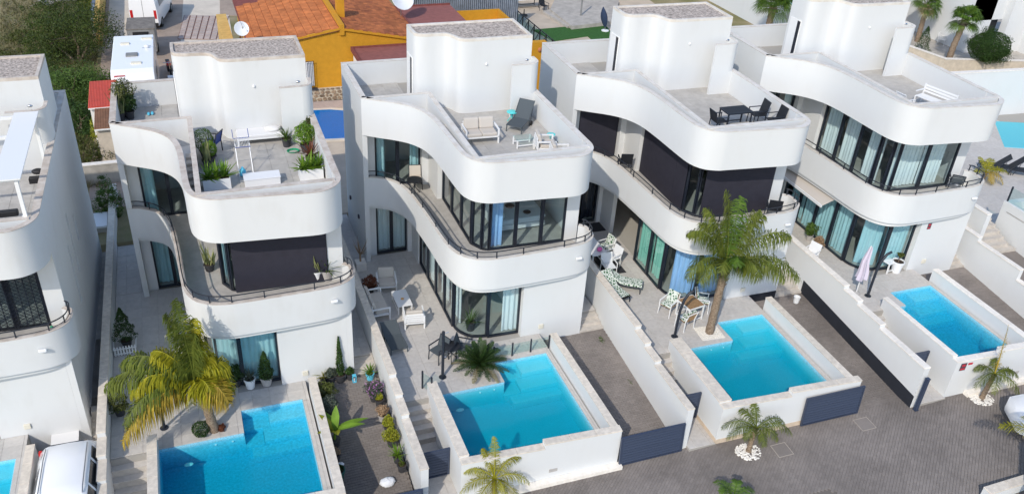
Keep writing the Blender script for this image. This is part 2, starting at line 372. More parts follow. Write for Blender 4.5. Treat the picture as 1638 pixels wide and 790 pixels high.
def blade(s, base, az, el, L, W, droop, n=4, fold=0.):
    "a strap leaf that arches over"
    d = Vector((math.cos(az), math.sin(az), 0)); sd = Vector((-math.sin(az), math.cos(az), 0)); rows = []
    for i in range(n+1):
        t = i/n; p = Vector(base)+d*L*math.cos(el)*t*(1-.15*droop*t)+Vector((0,0,1))*(L*(math.sin(el)*t-droop*t*t*.6))
        w = W*(1-t**2.2)*(.55+.9*t if t < .5 else 1)/1.0; w = max(w, .002)
        rows.append([p-sd*w/2, p-Vector((0,0,fold*w)), p+sd*w/2] if fold else [p-sd*w/2, p+sd*w/2])
    s.grid(rows)
def foliage(kind, r, hgt, rng, s=None, z0=0.):
    s = s or MB()
    if kind == 'bush': leafcloud(s, ellfn((0,0,z0+hgt*.55), (r,r,hgt*.5), rng), int(700+900*r*hgt*4), .085, rng)
    elif kind == 'ball': leafcloud(s, ellfn((0,0,z0+hgt*.5), (r,r,hgt*.5), rng, .8, .06), 1600, .06, rng)
    elif kind == 'cone':
        def f():
            t = rng.random()**1.3; a = rng.uniform(0, 6.28); q = r*(1-t)**.75*(.65+.35*rng.random())*(1+.18*math.sin(a*3+t*17)); d = Vector((math.cos(a), math.sin(a), .3))
            return Vector((q*d.x, q*d.y, z0+hgt*(.04+.96*t))), d
        leafcloud(s, f, int(1500+1500*hgt*r), .075, rng)
    elif kind == 'spiky':
        for i in range(46):
            blade(s, (0,0,z0), rng.uniform(0, 6.28), rng.uniform(.25, 1.4), hgt*rng.uniform(.75, 1.1), .055*max(.6, r*2), rng.uniform(.15, .5)*hgt)
    elif kind == 'snake':
        for i in range(16):
            blade(s, (rng.uniform(-r,r)*.5, rng.uniform(-r,r)*.5, z0), rng.uniform(0, 6.28), rng.uniform(1.1, 1.5), hgt*rng.uniform(.6, 1.05), .085, .03)
    elif kind == 'grass':
        for i in range(70): blade(s, (rng.uniform(-.06,.06), rng.uniform(-.06,.06), z0), rng.uniform(0, 6.28), rng.uniform(.7, 1.45), hgt*rng.uniform(.7, 1.1), .02, rng.uniform(.3, .8)*hgt)
    return s
CNT = [0]
def plant(label, h, loc, kind, leaf, r=.3, hgt=.6, pot='pot_grey', pr=.16, ph=.3, cat='potted plant', name='potted_plant', group=None, stem=0., extra=None):
    CNT[0] += 1; rng = random.Random(CNT[0]*17+5)
    if h == 1 and loc[2] > 3: r, hgt, pr, ph = r*1.35, hgt*1.35, pr*1.15, ph*1.1
    t = thing(name, label, cat, h, loc, rng.uniform(0, 6), group)
    if pot:
        MB().lathe([(pr*.72,0),(pr*.95,ph*.85),(pr*1.06,ph*.86),(pr*1.06,ph),(pr*.9,ph),(pr*.88,ph*.9)]).build('pot', pot, t, 40)
        MB().lathe([(.02,ph*.88),(pr*.9,ph*.91)]).build('soil', 'soil', t)
    else: ph = 0
    if stem:
        MB().tube([(0,0,ph*.8),(.02,.01,ph+stem*.6),(0,.02,ph+stem)], .025, 6, .018).build('stem', 'trunk', t, 60)
    foliage(kind, r, hgt, rng, None, ph+stem-.02).build('foliage', leaf, t, fix=False)
    if extra:
        s = MB(); leafcloud(s, ellfn((0,0,ph+stem+hgt*.6), (r,r,hgt*.5), rng, .9), 260, .06, rng); s.build('flowers', extra, t, fix=False)
    return t
def frond(s, base, az, el, L, g, llen, rng, npair=40, ldroop=.6, width=.035, start=.12, curl=0.):
    "feather leaf: rib plus two rows of drooping leaflets"
    pts = []; n = 12; d0 = Vector((math.cos(az), math.sin(az), 0)); sd0 = Vector((-math.sin(az), math.cos(az), 0))
    for i in range(n+1):
        t = i/n; pts.append(Vector(base)+d0*L*math.cos(el)*(t-.22*g*t*t)+sd0*curl*L*t*t+Vector((0,0,1))*L*(math.sin(el)*t-g*t*t))
    s.tube(pts, [.03*(1-.85*i/n) for i in range(n+1)], 4)
    for k in range(npair):
        t = start+(1-start)*k/npair; f = t*n; i = min(int(f), n-1); p = pts[i].lerp(pts[i+1], f-i); d = (pts[i+1]-pts[i]).normalized()
        sd = d.cross(Vector((0,0,1))); sd = sd.normalized() if sd.length > .05 else sd0; up = sd.cross(d)
        ll = llen*(math.sin(math.pi*min(1, .22+.74*t))**.7)*rng.uniform(.85, 1.1)
        for sg in (-1, 1):
            v = (sd*sg*.9+d*.55+up*rng.uniform(-.1, .45)).normalized(); dr = ldroop*rng.uniform(.6, 1.3)
            k = max(0, min(1, dr-.6)); a = p                     # k: how far the leaflet hangs instead of standing out
            b = p+v*ll*(.5-.22*k)-Vector((0,0,1))*ll*(.12*dr+.10*k); c = p+v*ll*(.82-.48*k)-Vector((0,0,1))*ll*min(.95, .62*dr)
            w = d*width*.5
            s.add([a-w*.6, a+w*.6, b-w, b+w, c], [(0,1,3,2), (2,3,4)])
def palm(label, h, base, trunk, rad, fronds, llen, leaf, npair=40, ldroop=.6, width=.035, group=None, tm='trunk_palm', name='palm_tree', seed=1, boots=True):
    "trunk: points in the thing's frame; fronds: (azimuth deg, elevation deg, length, droop[, material])"
    rng = random.Random(seed); t = thing(name, label, 'palm tree', h, base, -HF[h][0], group)
    s = MB(); pts = [Vector(p) for p in trunk]; P = []; rr = []
    for i in range(len(pts)-1):
        for k in range(6):
            P.append(pts[i].lerp(pts[i+1], k/6)); f = (i+k/6)/(len(pts)-1); rr.append(rad[0]+(rad[1]-rad[0])*f+(.012 if k % 2 else -.006))
    P.append(pts[-1]); rr.append(rad[1])
    s.tube(P, rr, 10).build('trunk', tm, t, 60)
    top = pts[-1]
    if boots:
        s = MB()
        for i in range(26):
            a = i*2.4; z = -rad[1]*7*(i/26); c = top+Vector((math.cos(a)*rad[1]*.9, math.sin(a)*rad[1]*.9, z)); e = c+Vector((math.cos(a)*.10, math.sin(a)*.10, .16)); s.tube([c, e], .03, 5, .012)
        s.build('leaf_base', tm, t, 60)
    for q in fronds:
        s = MB(); frond(s, top+Vector((0,0,.02)), R(q[0]), R(q[1]), q[2]*1.55, q[3]*.8, llen*1.15*rng.uniform(.9, 1.1), rng, npair, ldroop, width, curl=rng.uniform(-.1, .1))
        s.build('frond', q[4] if len(q) > 4 else leaf, t, fix=False)
    return t
def fanpalm(label, h, base, trunk, rad, n, r, leaf, seed=1):
    rng = random.Random(seed); t = thing('fan_palm', label, 'palm tree', h, base)
    pts = [Vector(p) for p in trunk]; s = MB(); P = []; rr = []
    for i in range(len(pts)-1):
        for k in range(10): P.append(pts[i].lerp(pts[i+1], k/10)); rr.append(rad[0]+(rad[1]-rad[0])*(i+k/10)/(len(pts)-1)+(.02 if k % 2 else -.01))
    P.append(pts[-1]); rr.append(rad[1]); s.tube(P, rr, 9).build('trunk', 'trunk_palm', t, 50)
    top = pts[-1]; s = MB()
    for i in range(30):
        a = i*2.4; c = top+Vector((math.cos(a)*rad[1], math.sin(a)*rad[1], -.5*i/30)); s.tube([c, c+Vector((math.cos(a)*.12, math.sin(a)*.12, .2))], .035, 5, .012)
    s.build('leaf_base', 'trunk_palm', t, 50)
    for i in range(n):
        s = MB(); az = i*2.39996+rng.uniform(-.2,.2); el = rng.uniform(-.7, 1.25) if i > n*.3 else rng.uniform(.4, 1.35); d = Vector((math.cos(az)*math.cos(el), math.sin(az)*math.cos(el), math.sin(el)))
        c = top+d*r*.45; s.tube([top, c], .02, 4); sd = d.cross(Vector((0,0,1))).normalized(); up = sd.cross(d)
        for k in range(22):
            a = -1.75+3.5*k/21; v = d*math.cos(a)+sd*math.sin(a); L = r*.62*rng.uniform(.85, 1.05); w = (sd*math.cos(a)-d*math.sin(a))*.03
            m_ = c+v*L*.6+up*.02; e = c+v*L-Vector((0,0,1))*L*.35
            s.add([c, m_-w, m_+w, e], [(0,1,2), (1,3,2)])
        s.build('frond', leaf if i % 4 or el > 0 else 'leaf_dry', t, fix=False)
    return t
def bushtree(label, h, loc, blobs, leaf, n, size, trunk=None, name='shrub', cat='shrub', group=None, seed=1, shell=.5, lump=.2):
    "woody plant: limbs that reach into leafy masses"
    rng = random.Random(seed); t = thing(name, label, cat, h, loc, 0, group); s = MB(); b0 = Vector((0,0,-.1))
    tr = trunk or .1
    for c, r in blobs:
        c = Vector(c); mid = b0.lerp(c, .5)+Vector((rng.uniform(-.2,.2), rng.uniform(-.2,.2), .1)); s.tube([b0, mid, c], [tr, tr*.6, tr*.2], 6)
        for k in range(5):
            d = Vector((rng.gauss(0,1), rng.gauss(0,1), rng.gauss(.3,.8))).normalized(); s.tube([mid.lerp(c, .7), c+Vector((d.x*r[0], d.y*r[1], d.z*r[2]))*.75], tr*.18, 4, .008)
    s.build('trunk', 'trunk', t, 60)
    s = MB(); tot = sum(r[0]*r[1]+r[0]*r[2] for c, r in blobs)
    for c, r in blobs:
        k = max(3, int(6*(r[0]+r[1]))); m_ = int(n*(r[0]*r[1]+r[0]*r[2])/tot)
        leafcloud(s, ellfn(c, r, rng, shell, lump), m_//2, size, rng)
        for _ in range(k):
            f = ellfn(c, r, rng, .75, lump); p, d = f(); q = rng.uniform(.22, .42)*min(r); leafcloud(s, ellfn(p, (q*1.2, q*1.2, q), rng, .4, .3), m_//2//k, size, rng)
    s.build('crown', leaf, t, fix=False); return t
# ---------------------------------------------------------------- ground, street
def terr(x, y):
    if y > 4.6: return -.06+max(0, min(.9, (x-25)*.1))
    if y < -12.5: return street_z(x)-.10
    return -1.9
ys = [-60,-30,-20,-12.6,-12.4,4.3,4.7,8,12,16,20,25,30,36,45,60,90,160,300,600]; xs = [-600,-300,-120,-60,-40,-30,-20,-10,-4,2,6,10,16,22,28,36,45,60,120,300,600]
struct(MB().grid([[(x, y, terr(x, y) if y > -12.5 else min(-.2, street_z(max(-60,min(40,x)))-.10)) for x in xs] for y in ys]).build('ground', 'scrub_ground', fix=False))
def front_y(x): return -13.02-.045*(x+2)            # world line of the plot fronts
st = struct(MB().prism([(-30,-40),(40,-40),(40,front_y(40)+.25),(-30,front_y(-30)+.25)], lambda x,y: street_z(x)-.3, lambda x,y: street_z(x)-.02).build('street', 'paver_joint'))
pavers(lambda x,y: y < front_y(x)+.02 and y > -18.9 and (x > 5 or y > -16.6), (-7,17.6), (-19.4,-12.6), lambda x,y: street_z(x), 'paving_block', st, rot=R(41))
mh = [(at(9,1250,722,-.8), 'square manhole cover set in street paving before small palm'), (at(9,1384,675,-.45), 'square manhole cover in street paving before the open gate')]
for p, lb in mh:
    a = tag(bpy.data.objects.new('manhole_cover', None), lb, 'manhole'); COL.objects.link(a); a.location = (p.x, p.y, street_z(p.x)+.004); a.rotation_euler = (0, math.atan(-.049), R(-3))
    MB().box(-.27,.27,-.27,.27,-.01,.004).build('cover', 'paver', a); s = MB()
    for q in ((-.3,.3,-.3,-.275),(-.3,.3,.275,.3),(-.3,-.275,-.275,.275),(.275,.3,-.275,.275)): s.box(q[0],q[1],q[2],q[3],-.01,.008)
    s.build('frame', 'stain', a)
# ---------------------------------------------------------------- villas
UPR = smoothpath([(-7.1,.17),(-6.5,-.26),(-5.95,-.62),(-5.47,-1.05),(-5.13,-1.6),(-4.95,-2.25),(-4.87,-3.1),(-4.83,-4.2),(-4.79,-5.2),(-4.70,-5.8),(-4.43,-6.25),(-3.95,-6.5),(-3.4,-6.56),(-1.9,-6.69),(-.85,-6.78),(-.38,-6.66),(-.04,-6.35),(.11,-5.95),(.12,-5.5)])
LOW = smoothpath([(-7.1,.17),(-6.65,.1),(-6.12,-.26),(-5.78,-.85),(-5.60,-1.6),(-5.50,-2.6),(-5.42,-3.8),(-5.36,-5.2),(-5.26,-6.0),(-5.0,-6.6),(-4.55,-6.98),(-3.95,-7.14),(-3.3,-7.16),(-1.9,-7.13),(-.7,-7.07),(-.1,-6.92),(.26,-6.62),(.38,-6.25),(.36,-5.85),(.13,-5.62)])
TOWER = smoothpath([(-4.68,2.3),(-4.69,1.6),(-4.62,1.12),(-4.25,.95),(-3.75,.93),(-3.4,.85),(-3.22,.55),(-3.08,.2),(-2.8,.06),(-2.3,.03)], 4)+[(0,.03),(0,2.3)]
def seg(p, q, off): 
    d = (Vector(q)-Vector(p)).normalized(); n = Vector((-d.y, d.x)); return Vector(p)+n*off, Vector(q)+n*off
def glazing(par, p0, p1, z0, z1, cur=None, fw=.07, cfrac=(0,1), curoff=.22, pane='glass'):
    "one sliding panel: frame, its pane, maybe a curtain behind (left of travel is inside)"
    if cfrac == (0, 1): cfrac = random.choice([(0,1),(0,1),(0,.72),(.2,1),(.1,.95)]); curoff += random.uniform(-.05,.12)
    s = MB(); a, b = Vector(p0), Vector(p1); d = (b-a).normalized(); n = Vector((-d.y, d.x)); dp = .05
    def piece(u0, u1, za, zb):
        A = a+d*u0; B = a+d*u1; q = [A-n*dp, B-n*dp, B+n*dp, A+n*dp]; s.prism([(v.x,v.y) for v in q], za, zb)
    L = (b-a).length; piece(.002, fw, z0, z1); piece(L-fw, L-.002, z0, z1); piece(fw, L-fw, z0, z0+fw); piece(fw, L-fw, z1-fw, z1)
    fr = s.build('window', 'frame_metal', par)
    s = MB(); A, B = a+d*fw, b-d*fw; s.add([(A.x,A.y,z0+fw),(B.x,B.y,z0+fw),(B.x,B.y,z1-fw),(A.x,A.y,z1-fw)], [(0,1,2,3)]); s.build('pane', pane, fr, fix=False)
    if cur: curtain(par, a+d*L*cfrac[0], a+d*L*cfrac[1], n*curoff, z0+.03, z1-.02, cur)
    return fr
def curtain(par, a, b, off, z0, z1, cur):
    d = (b-a).normalized(); n = Vector((-d.y, d.x)); L = (b-a).length; k = max(8, int(L/.035)); rows = [[], []]
    for i in range(k+1):
        p = a+d*L*i/k+off+n*(.035*math.sin(i*1.15+a.x*7)+.02*math.sin(i*.43+a.y*9)+.02*math.sin(i*.17+a.x*3)); rows[0].append((p.x,p.y,z0)); rows[1].append((p.x,p.y,z1))
    MB().grid(rows).build('curtain', cur, par, 180, fix=False)
def wall_slits(par, x0, x1, y0, y1, z0, z1, slits, mt):
    "wall in a y-z plane with narrow recessed slits (y0,y1,z0,z1)"
    s = MB(); c = y0
    for a, b, za, zb in sorted(slits):
        s.box(x0,x1,c,a,z0,z1); s.box(x0,x1,a,b,z0,za); s.box(x0,x1,a,b,zb,z1); s.box(x0,x1-.14,a,b,za,zb); c = b
    s.box(x0,x1,c,y1,z0,z1); return s.build('wall', mt, par)
def villa(h, label, cap='cap_light', stc='stucco', ff='glass', ffl='glass', gf='curtain_white', ffc=None, slits=(), grille=False, gfx=None):
    V = thing('villa', label, 'house', h, (0,0,0))
    dz = -1.3
    # outer walls
    MB().box(-7.1,-6.9,.17,4.2,dz,7.68).build('wall', stc, V)
    wall_slits(V, -.08,.12,-5.5,4.2,dz,7.68, slits, stc)
    MB().box(-.08,.12,-6.75,-5.5,dz,2.76).build('wall', stc, V)
    MB().box(-6.9,-.08,4.0,4.2,dz,7.68).build('wall', stc, V)
    # roof edge: curved band, its cap and the inner parapet
    MB().wall(UPR, .17, 6.09, 7.68).build('parapet_band', stc, V, 35)
    s = MB().wall(offset(UPR, -.012), .194, 7.682, 7.705)
    s.box(-.092,.132,-5.49,4.212,7.682,7.705).box(-7.112,-6.888,.165,4.212,7.682,7.705).box(-6.886,-.094,3.988,4.212,7.682,7.705)
    s.box(-6.886,-4.30,.03,.20,7.682,7.705); s.build('parapet_cap', cap, V, 35)
    slab = offset(UPR, .06)+[(.05,4.1),(-7.0,4.1)]
    MB().prism(slab, 6.13, 6.60).build('roof_slab', stc, V)
    MB().box(-6.9,-4.30,.04,.19,6.60,7.68).build('parapet', stc, V)
    s = MB().box(-4.44,-4.29,-6.18,.04,6.60,7.72).box(-4.29,-.09,-6.18,-6.03,6.60,7.72); s.build('parapet', stc, V)
    s = MB().box(-4.452,-4.278,-6.192,.03,7.722,7.742).box(-4.278,-.10,-6.192,-6.018,7.722,7.742); s.build('parapet_cap', cap, V)
    for i in range(9): MB().box(-4.645,-4.442,-5.6+i*.36,-5.6+i*.36+.3,6.6,6.75+i*.085).build('step', 'stair_stone', V)
    fl = MB().box(-4.288,-.09,-6.028,3.98,6.6,6.645).box(-6.89,-4.288,.20,3.98,6.6,6.645).build('terrace_floor', 'grout', V)
    tiles(fl, -4.285,-.095,-6.025,.95,6.67,'tile_roof'); tiles(fl, -6.89,-4.7,.2,3.98,6.67,'tile_roof')
    # stair tower
    MB().prism(TOWER, 6.601, 9.72).build('stair_tower', stc, V, 35)
    rim = MB().wall(TOWER, .11, 9.721, 9.84); rim.box(-4.57,-.111,2.19,2.3,9.722,9.839).build('tower_rim', cap, V, 35)
    MB().prism(offset(TOWER, .115)[:-1]+[(-.115,2.185)], 9.722, 9.77).build('gravel_roof', 'gravel_roof', V)
    d = MB().box(-4.72,-4.66,1.35,2.12,6.68,8.75).build('door', 'white_paint', V); MB().box(-4.735,-4.721,1.36,1.56,6.7,8.72).build('pane', 'frame_metal', d)
    s = MB().box(-1.11,-.30,-.81,-.69,6.62,8.92); arc = [(-.30,-.81)]+[(-.30+.42*math.sin(R(a)),-.39-.42*math.cos(R(a))) for a in range(0,91,15)]+[(.12,.03)]
    s.wall(arc[1:], .12, 7.706, 8.92); s.build('screen_wall', stc, V, 35)
    s = MB().wall(arc[1:], .12, 8.922, 8.94); s.box(-1.12,-.30,-.82,-.68,8.922,8.94); s.build('wall_cap', cap, V)
    MB().box(-.30,-.082,-.81,-.70,6.62,7.7).build('screen_wall', stc, V)
    MB().ell((-.38,-.45,8.98), (.09,.05,.05)).build('lamp', 'chrome', V, 180); MB().ell((-1.95,.01,8.75), (.05,.05,.06)).build('lamp', 'white_plastic', V, 180)
    # balcony floor, its band and rail
    MB().wall(LOW, .15, 2.80, 4.11).build('balcony_band', stc, V, 35)
    MB().wall(offset(LOW, -.008), .166, 4.112, 4.13).build('balcony_cap', cap, V, 35)
    inn = offset(LOW, .05); inn = [p for p in inn if p[1] < .16]
    MB().prism(inn+[(.05,-5.0),(.05,4.0),(-6.95,4.0)], 2.82, 3.26).build('floor_slab', stc, V)
    MB().wall([p for p in offset(LOW, .13) if p[0] < .1], .3, 2.60, 2.798).build('soffit', stc, V, 35)
    MB().prism([p for p in offset(LOW, .152) if p[1] < .1]+[(-.1,-5.2),(-.1,3.9),(-6.89,3.9)], 3.262, 3.35).build('balcony_floor', 'tile_roof', V)
    rl = [p for p in offset(LOW, .075)]; zt = 4.40
    s = MB().tube([(p[0],p[1],zt) for p in rl[2:-2]], .021, 6); s.tube([(p[0],p[1],4.20) for p in rl[2:-2]], .011, 5)
    rail = s.build('railing', 'dark_metal', V, 60)
    for i in range(2, len(rl)-2, 6): MB().box(rl[i][0]-.018,rl[i][0]+.018,rl[i][1]-.018,rl[i][1]+.018,4.0,zt).build('post', 'dark_metal', rail)
    # first floor
    Z0, Z1 = 3.355, 6.10
    MB().box(-6.9,-6.5,.68,.86,3.3,6.13).build('wall', stc, V); MB().box(-4.52,-4.25,.45,.86,3.3,6.13).build('wall', stc, V); MB().box(-4.25,-3.93,-.95,.62,3.3,6.13).build('pillar', stc, V)
    MB().box(-.42,-.08,-5.5,-5.3,3.3,6.13).build('wall', stc, V)
    MB().box(-6.89,-.09,3.0,3.1,3.35,6.13).build('room_wall', 'room_wall', V); MB().box(-4.0,-3.9,.63,3.0,3.35,6.13).build('room_wall', 'room_wall', V)
    for a, b in ((-6.49,-5.52),(-5.52,-4.53)): glazing(V, (a,.75), (b,.75), Z0, Z1, ffc if ffl == 'glass' else None, cfrac=(0,.5) if a < -6 else (.6,1))
    yy = [-.96,-2.2,-3.45,-4.70]
    for i in range(3): glazing(V, (-4.0,yy[i]), (-4.0,yy[i+1]), Z0, Z1, ffc if h != 2 else None)
    c0 = (-4.0,-4.72); c1 = (-3.72,-5.22); c2 = (-3.5,-5.34); glazing(V, c0, c1, Z0, Z1, None, .09); glazing(V, c1, c2, Z0, Z1, None, .05)
    xx = [-3.5,-2.45,-1.4,-.43] if h != 4 else [-3.5,-2.0,-.43]
    for i in range(len(xx)-1): glazing(V, (xx[i],-5.34-.04*(xx[i]+3.5)), (xx[i+1],-5.34-.04*(xx[i+1]+3.5)), Z0, Z1, (ffc if h != 2 else ('curtain_blue' if i == 0 else None)), cfrac=(.05,.55) if h == 2 else (0,1))
    def sheet(p, q, z0, z1, off=-.09):
        a, b = seg(p, q, off); c, d = seg(p, q, off-.02); MB().prism([tuple(c),tuple(d),tuple(b),tuple(a)], z0, z1).build('roller_blind', 'blind', V)
        a, b = seg(p, q, off-.01); MB().tube([(a.x,a.y,z0),(b.x,b.y,z0)], .022, 6).build('blind_bar', 'dark_metal', V)
    if ff == 'blind':
        sheet((-3.62,-5.34), (-.45,-5.46), 3.40, 6.11)
        if h == 3: sheet((-4.0,-1.0), (-4.0,-3.9), 3.38, 6.11); sheet((-4.0,-3.92), (-4.0,-4.75), 3.38, 6.11)
    if ffl == 'blind': sheet((-6.49,.75), (-4.6,.75), 3.38, 6.11)
    if grille:
        g = MB(); x0, x1, y = -3.4, -.5, -5.52
        for i in range(16): g.box(x0+i*(x1-x0)/15-.012, x0+i*(x1-x0)/15+.012, y-.012, y+.012, 3.4, 6.08)
        for j in range(19):
            for i in range(15):
                u0 = x0+i*(x1-x0)/15; u1 = x0+(i+1)*(x1-x0)/15; za = 3.42+j*.14; g.bar((u0,y,za), (u1,y,za+.14), .012); g.bar((u0,y,za+.14), (u1,y,za), .012)
        g.build('security_grille', 'frame_metal', V)
    # ground floor
    Z0, Z1 = .02, 2.62
    MB().box(-6.9,-6.54,.62,.82,-.3,2.8).build('wall', stc, V); MB().box(-5.16,-4.96,.5,.82,-.3,2.8).build('wall', stc, V); MB().box(-4.97,-4.77,-.6,.5,-.3,2.8).build('wall', stc, V)
    for a, b in ((-6.54,-5.85),(-5.85,-5.16)): glazing(V, (a,.70), (b,.70), Z0, Z1, gfx or gf)
    yy = [-.6,-1.8,-3.0,-4.2,-5.38]
    for i in range(4):
        if h == 3 and i in (0, 1): continue
        glazing(V, (-4.87,yy[i]), (-4.87,yy[i+1]), Z0, Z1, gf if h != 3 else 'curtain_green')
    arc = [(-4.87+1.0*(1-math.cos(R(a))), -5.40-1.0*math.sin(R(a))) for a in range(0,91,10)]; arc.append((-3.80,-6.41))
    s = MB().wall(arc, .09, .02, .10); s.wall(arc, .09, 2.54, 2.62); s.box(-4.90,-4.78,-5.44,-5.36,.1,2.54); s.box(-3.86,-3.79,-6.46,-6.36,.1,2.54); w = s.build('window', 'frame_metal', V, 35)
    MB().grid([[(p[0]+.03,p[1]+.03,z) for p in arc] for z in (.1,2.54)]).build('pane', 'glass', w, 180, fix=False)
    glazing(V, (-3.79,-6.42), (-2.5,-6.46), Z0, Z1, gf, cfrac=(.5,1) if h == 2 else (0,1))
    if h != 2: curtain(V, Vector((-4.6,-5.7)), Vector((-3.9,-6.2)), Vector((.1,.1)), .04, 2.6, gf)
    s = MB().box(-2.5,-.082,-6.752,-6.55,dz,2.798); s.box(-2.5,-2.38,-6.55,-6.3,dz,2.798); s.build('wall', stc, V)
    MB().prism([(-4.75,-.5),(-4.75,-5.4),(-4.5,-5.95),(-3.8,-6.3),(-2.4,-6.3),(-2.3,-6.5),(-.1,-6.5),(-.1,3.9),(-6.8,3.9),(-6.8,.8),(-4.8,.8)], -.28, .018).build('room_floor', 'room_floor', V)
    MB().box(-2.4,-2.3,-6.2,3.9,.02,2.8).build('room_wall', 'room_wall', V); MB().box(-6.8,-2.41,2.4,2.5,.02,2.8).build('room_wall', 'room_wall', V); MB().box(-4.76,-4.66,.5,2.4,.02,2.8).build('room_wall', 'room_wall', V)
    if h == 3: MB().box(-1.9,.119,-6.764,-6.753,-.7,-.02).build('base_panel', 'anthracite_paint', V)
    # small fittings
    lm = MB().box(-.62,-.38,-7.18,-7.08,3.52,3.62).build('wall_lamp', 'white_plastic', V, bevel=.03)
    MB().box(-1.75,-1.55,-6.80,-6.752,.25,.45).build('junction_box', 'beige_box', V, bevel=.01)
    for yk, zk in ((3.2,1.5),(1.4,1.5)): MB().box(-7.16,-7.101,yk,yk+.14,zk,zk+.16).build('wall_lamp', 'sign_dark', V)
    return V
# ---------------------------------------------------------------- front yards (numbers in each house's own frame)
YD = {0: dict(p0=-6.7,p1=-1.95,yb=-7.8,nx=-4.0,ny=-8.9,pf=-12.5,bx=-8.4,fl=(-6.95,-12.8),fr=(-1.4,-13.0),sx=-4.0,xr=-1.40,dd=-.85,wt=.15,zs=(.8,.6,.45,.3),ys=(-8.5,-9.4,-10.3,-12.7)),
      1: dict(p0=-6.72,p1=-1.93,yb=-7.7,nx=-4.03,ny=-8.82,pf=-12.55,bx=-8.2,fl=(-7.0,-12.75),fr=(-1.38,-13.0),sx=-4.05,xr=-1.38,dd=-.22,wt=.6,zs=(.82,.62,.46,.3),ys=(-8.45,-9.3,-10.2,-12.6)),
      2: dict(p0=-6.6,p1=-1.9,yb=-7.95,nx=-4.02,ny=-9.07,pf=-12.72,bx=-7.97,fl=(-6.92,-12.90),fr=(-1.36,-13.23),sx=-4.09,xr=-1.40,dd=-.40,wt=.6,zs=(.94,.76,.6,.42),ys=(-8.6,-9.5,-10.35,-12.75)),
      3: dict(p0=-5.97,p1=-1.5,yb=-8.1,nx=-3.64,ny=-9.3,pf=-12.85,bx=-7.5,fl=(-6.45,-13.02),fr=(-.80,-13.28),sx=-3.68,xr=-1.0,dd=-.42,wt=.55,zs=(.98,.81,.64,.48),ys=(-8.65,-9.5,-10.36,-12.85)),
      4: dict(p0=-5.4,p1=-2.25,yb=-8.0,nx=-4.42,ny=-8.98,pf=-12.75,bx=-6.95,fl=(-5.6,-12.95),fr=(-1.75,-13.12),sx=-3.6,xr=-1.80,dd=-.40,wt=.55,zs=(.9,.75,.6,.45),ys=(-8.2,-9.1,-10.5,-13.0))}
XE = {0: .70, 1: .97, 2: 1.2, 3: 1.6, 4: 1.0}
def copings(par, a, b, z, w, mt, n=None, th=.045, ln=.9):
    "a run of coping stones from a to b (xy), each its own object"
    a = Vector(a); b = Vector(b); L = (b-a).length; n = n or max(1, round(L/ln)); d = (b-a)/L; ang = math.atan2(d.y, d.x)
    for i in range(n):
        o = bpy.data.objects.new('coping_stone', unit(mt)); COL.objects.link(o); o.parent = par
        p = a+d*(L*i/n+.003); nn = Vector((d.y, -d.x))*w/2; o.location = (p.x+nn.x, p.y+nn.y, z); o.rotation_euler = (0,0,ang); o.scale = (L/n-.006, w, th)
def slats(par, x0, x1, z0, z1, n, y, mt='gate_metal', t=.03):
    st = (z1-z0)/n
    for i in range(n):
        za = z0+st*i+st*.36; zb = z0+st*(i+1)
        MB().add([(x0,y-t,za),(x1,y-t,za),(x1,y+t*.6,za+.01),(x0,y+t*.6,za+.01),(x0,y-t*.1,zb),(x1,y-t*.1,zb),(x1,y+t,zb),(x0,y+t,zb)], [(0,3,2,1),(4,5,6,7),(0,1,5,4),(1,2,6,5),(2,3,7,6),(3,0,4,7)]).build('slat', mt, par)
def gate(label, h, a, b, hgt, n, name='sliding_gate', z=None):
    A = HP(h, *a); B = HP(h, *b); d = B-A; L = d.xy.length; t = thing(name, label, 'gate', 9); t.location = A; t.rotation_euler = (0, -math.atan2(d.z, L), math.atan2(d.y, d.x))
    s = MB().box(0,.06,-.035,.035,0,hgt).box(L-.06,L,-.035,.035,0,hgt).box(.06,L-.06,-.034,.034,0,.05).box(.06,L-.06,-.034,.034,hgt-.05,hgt); s.build('gate_frame', 'gate_metal', t)
    MB().box(.06,L-.06,.036,.042,.05,hgt-.05).build('gap_shade', 'frame_metal', t); slats(t, .06, L-.06, .05, hgt-.05, n, 0); return t  # dark sheet added behind the slats, stands in for the shade between them
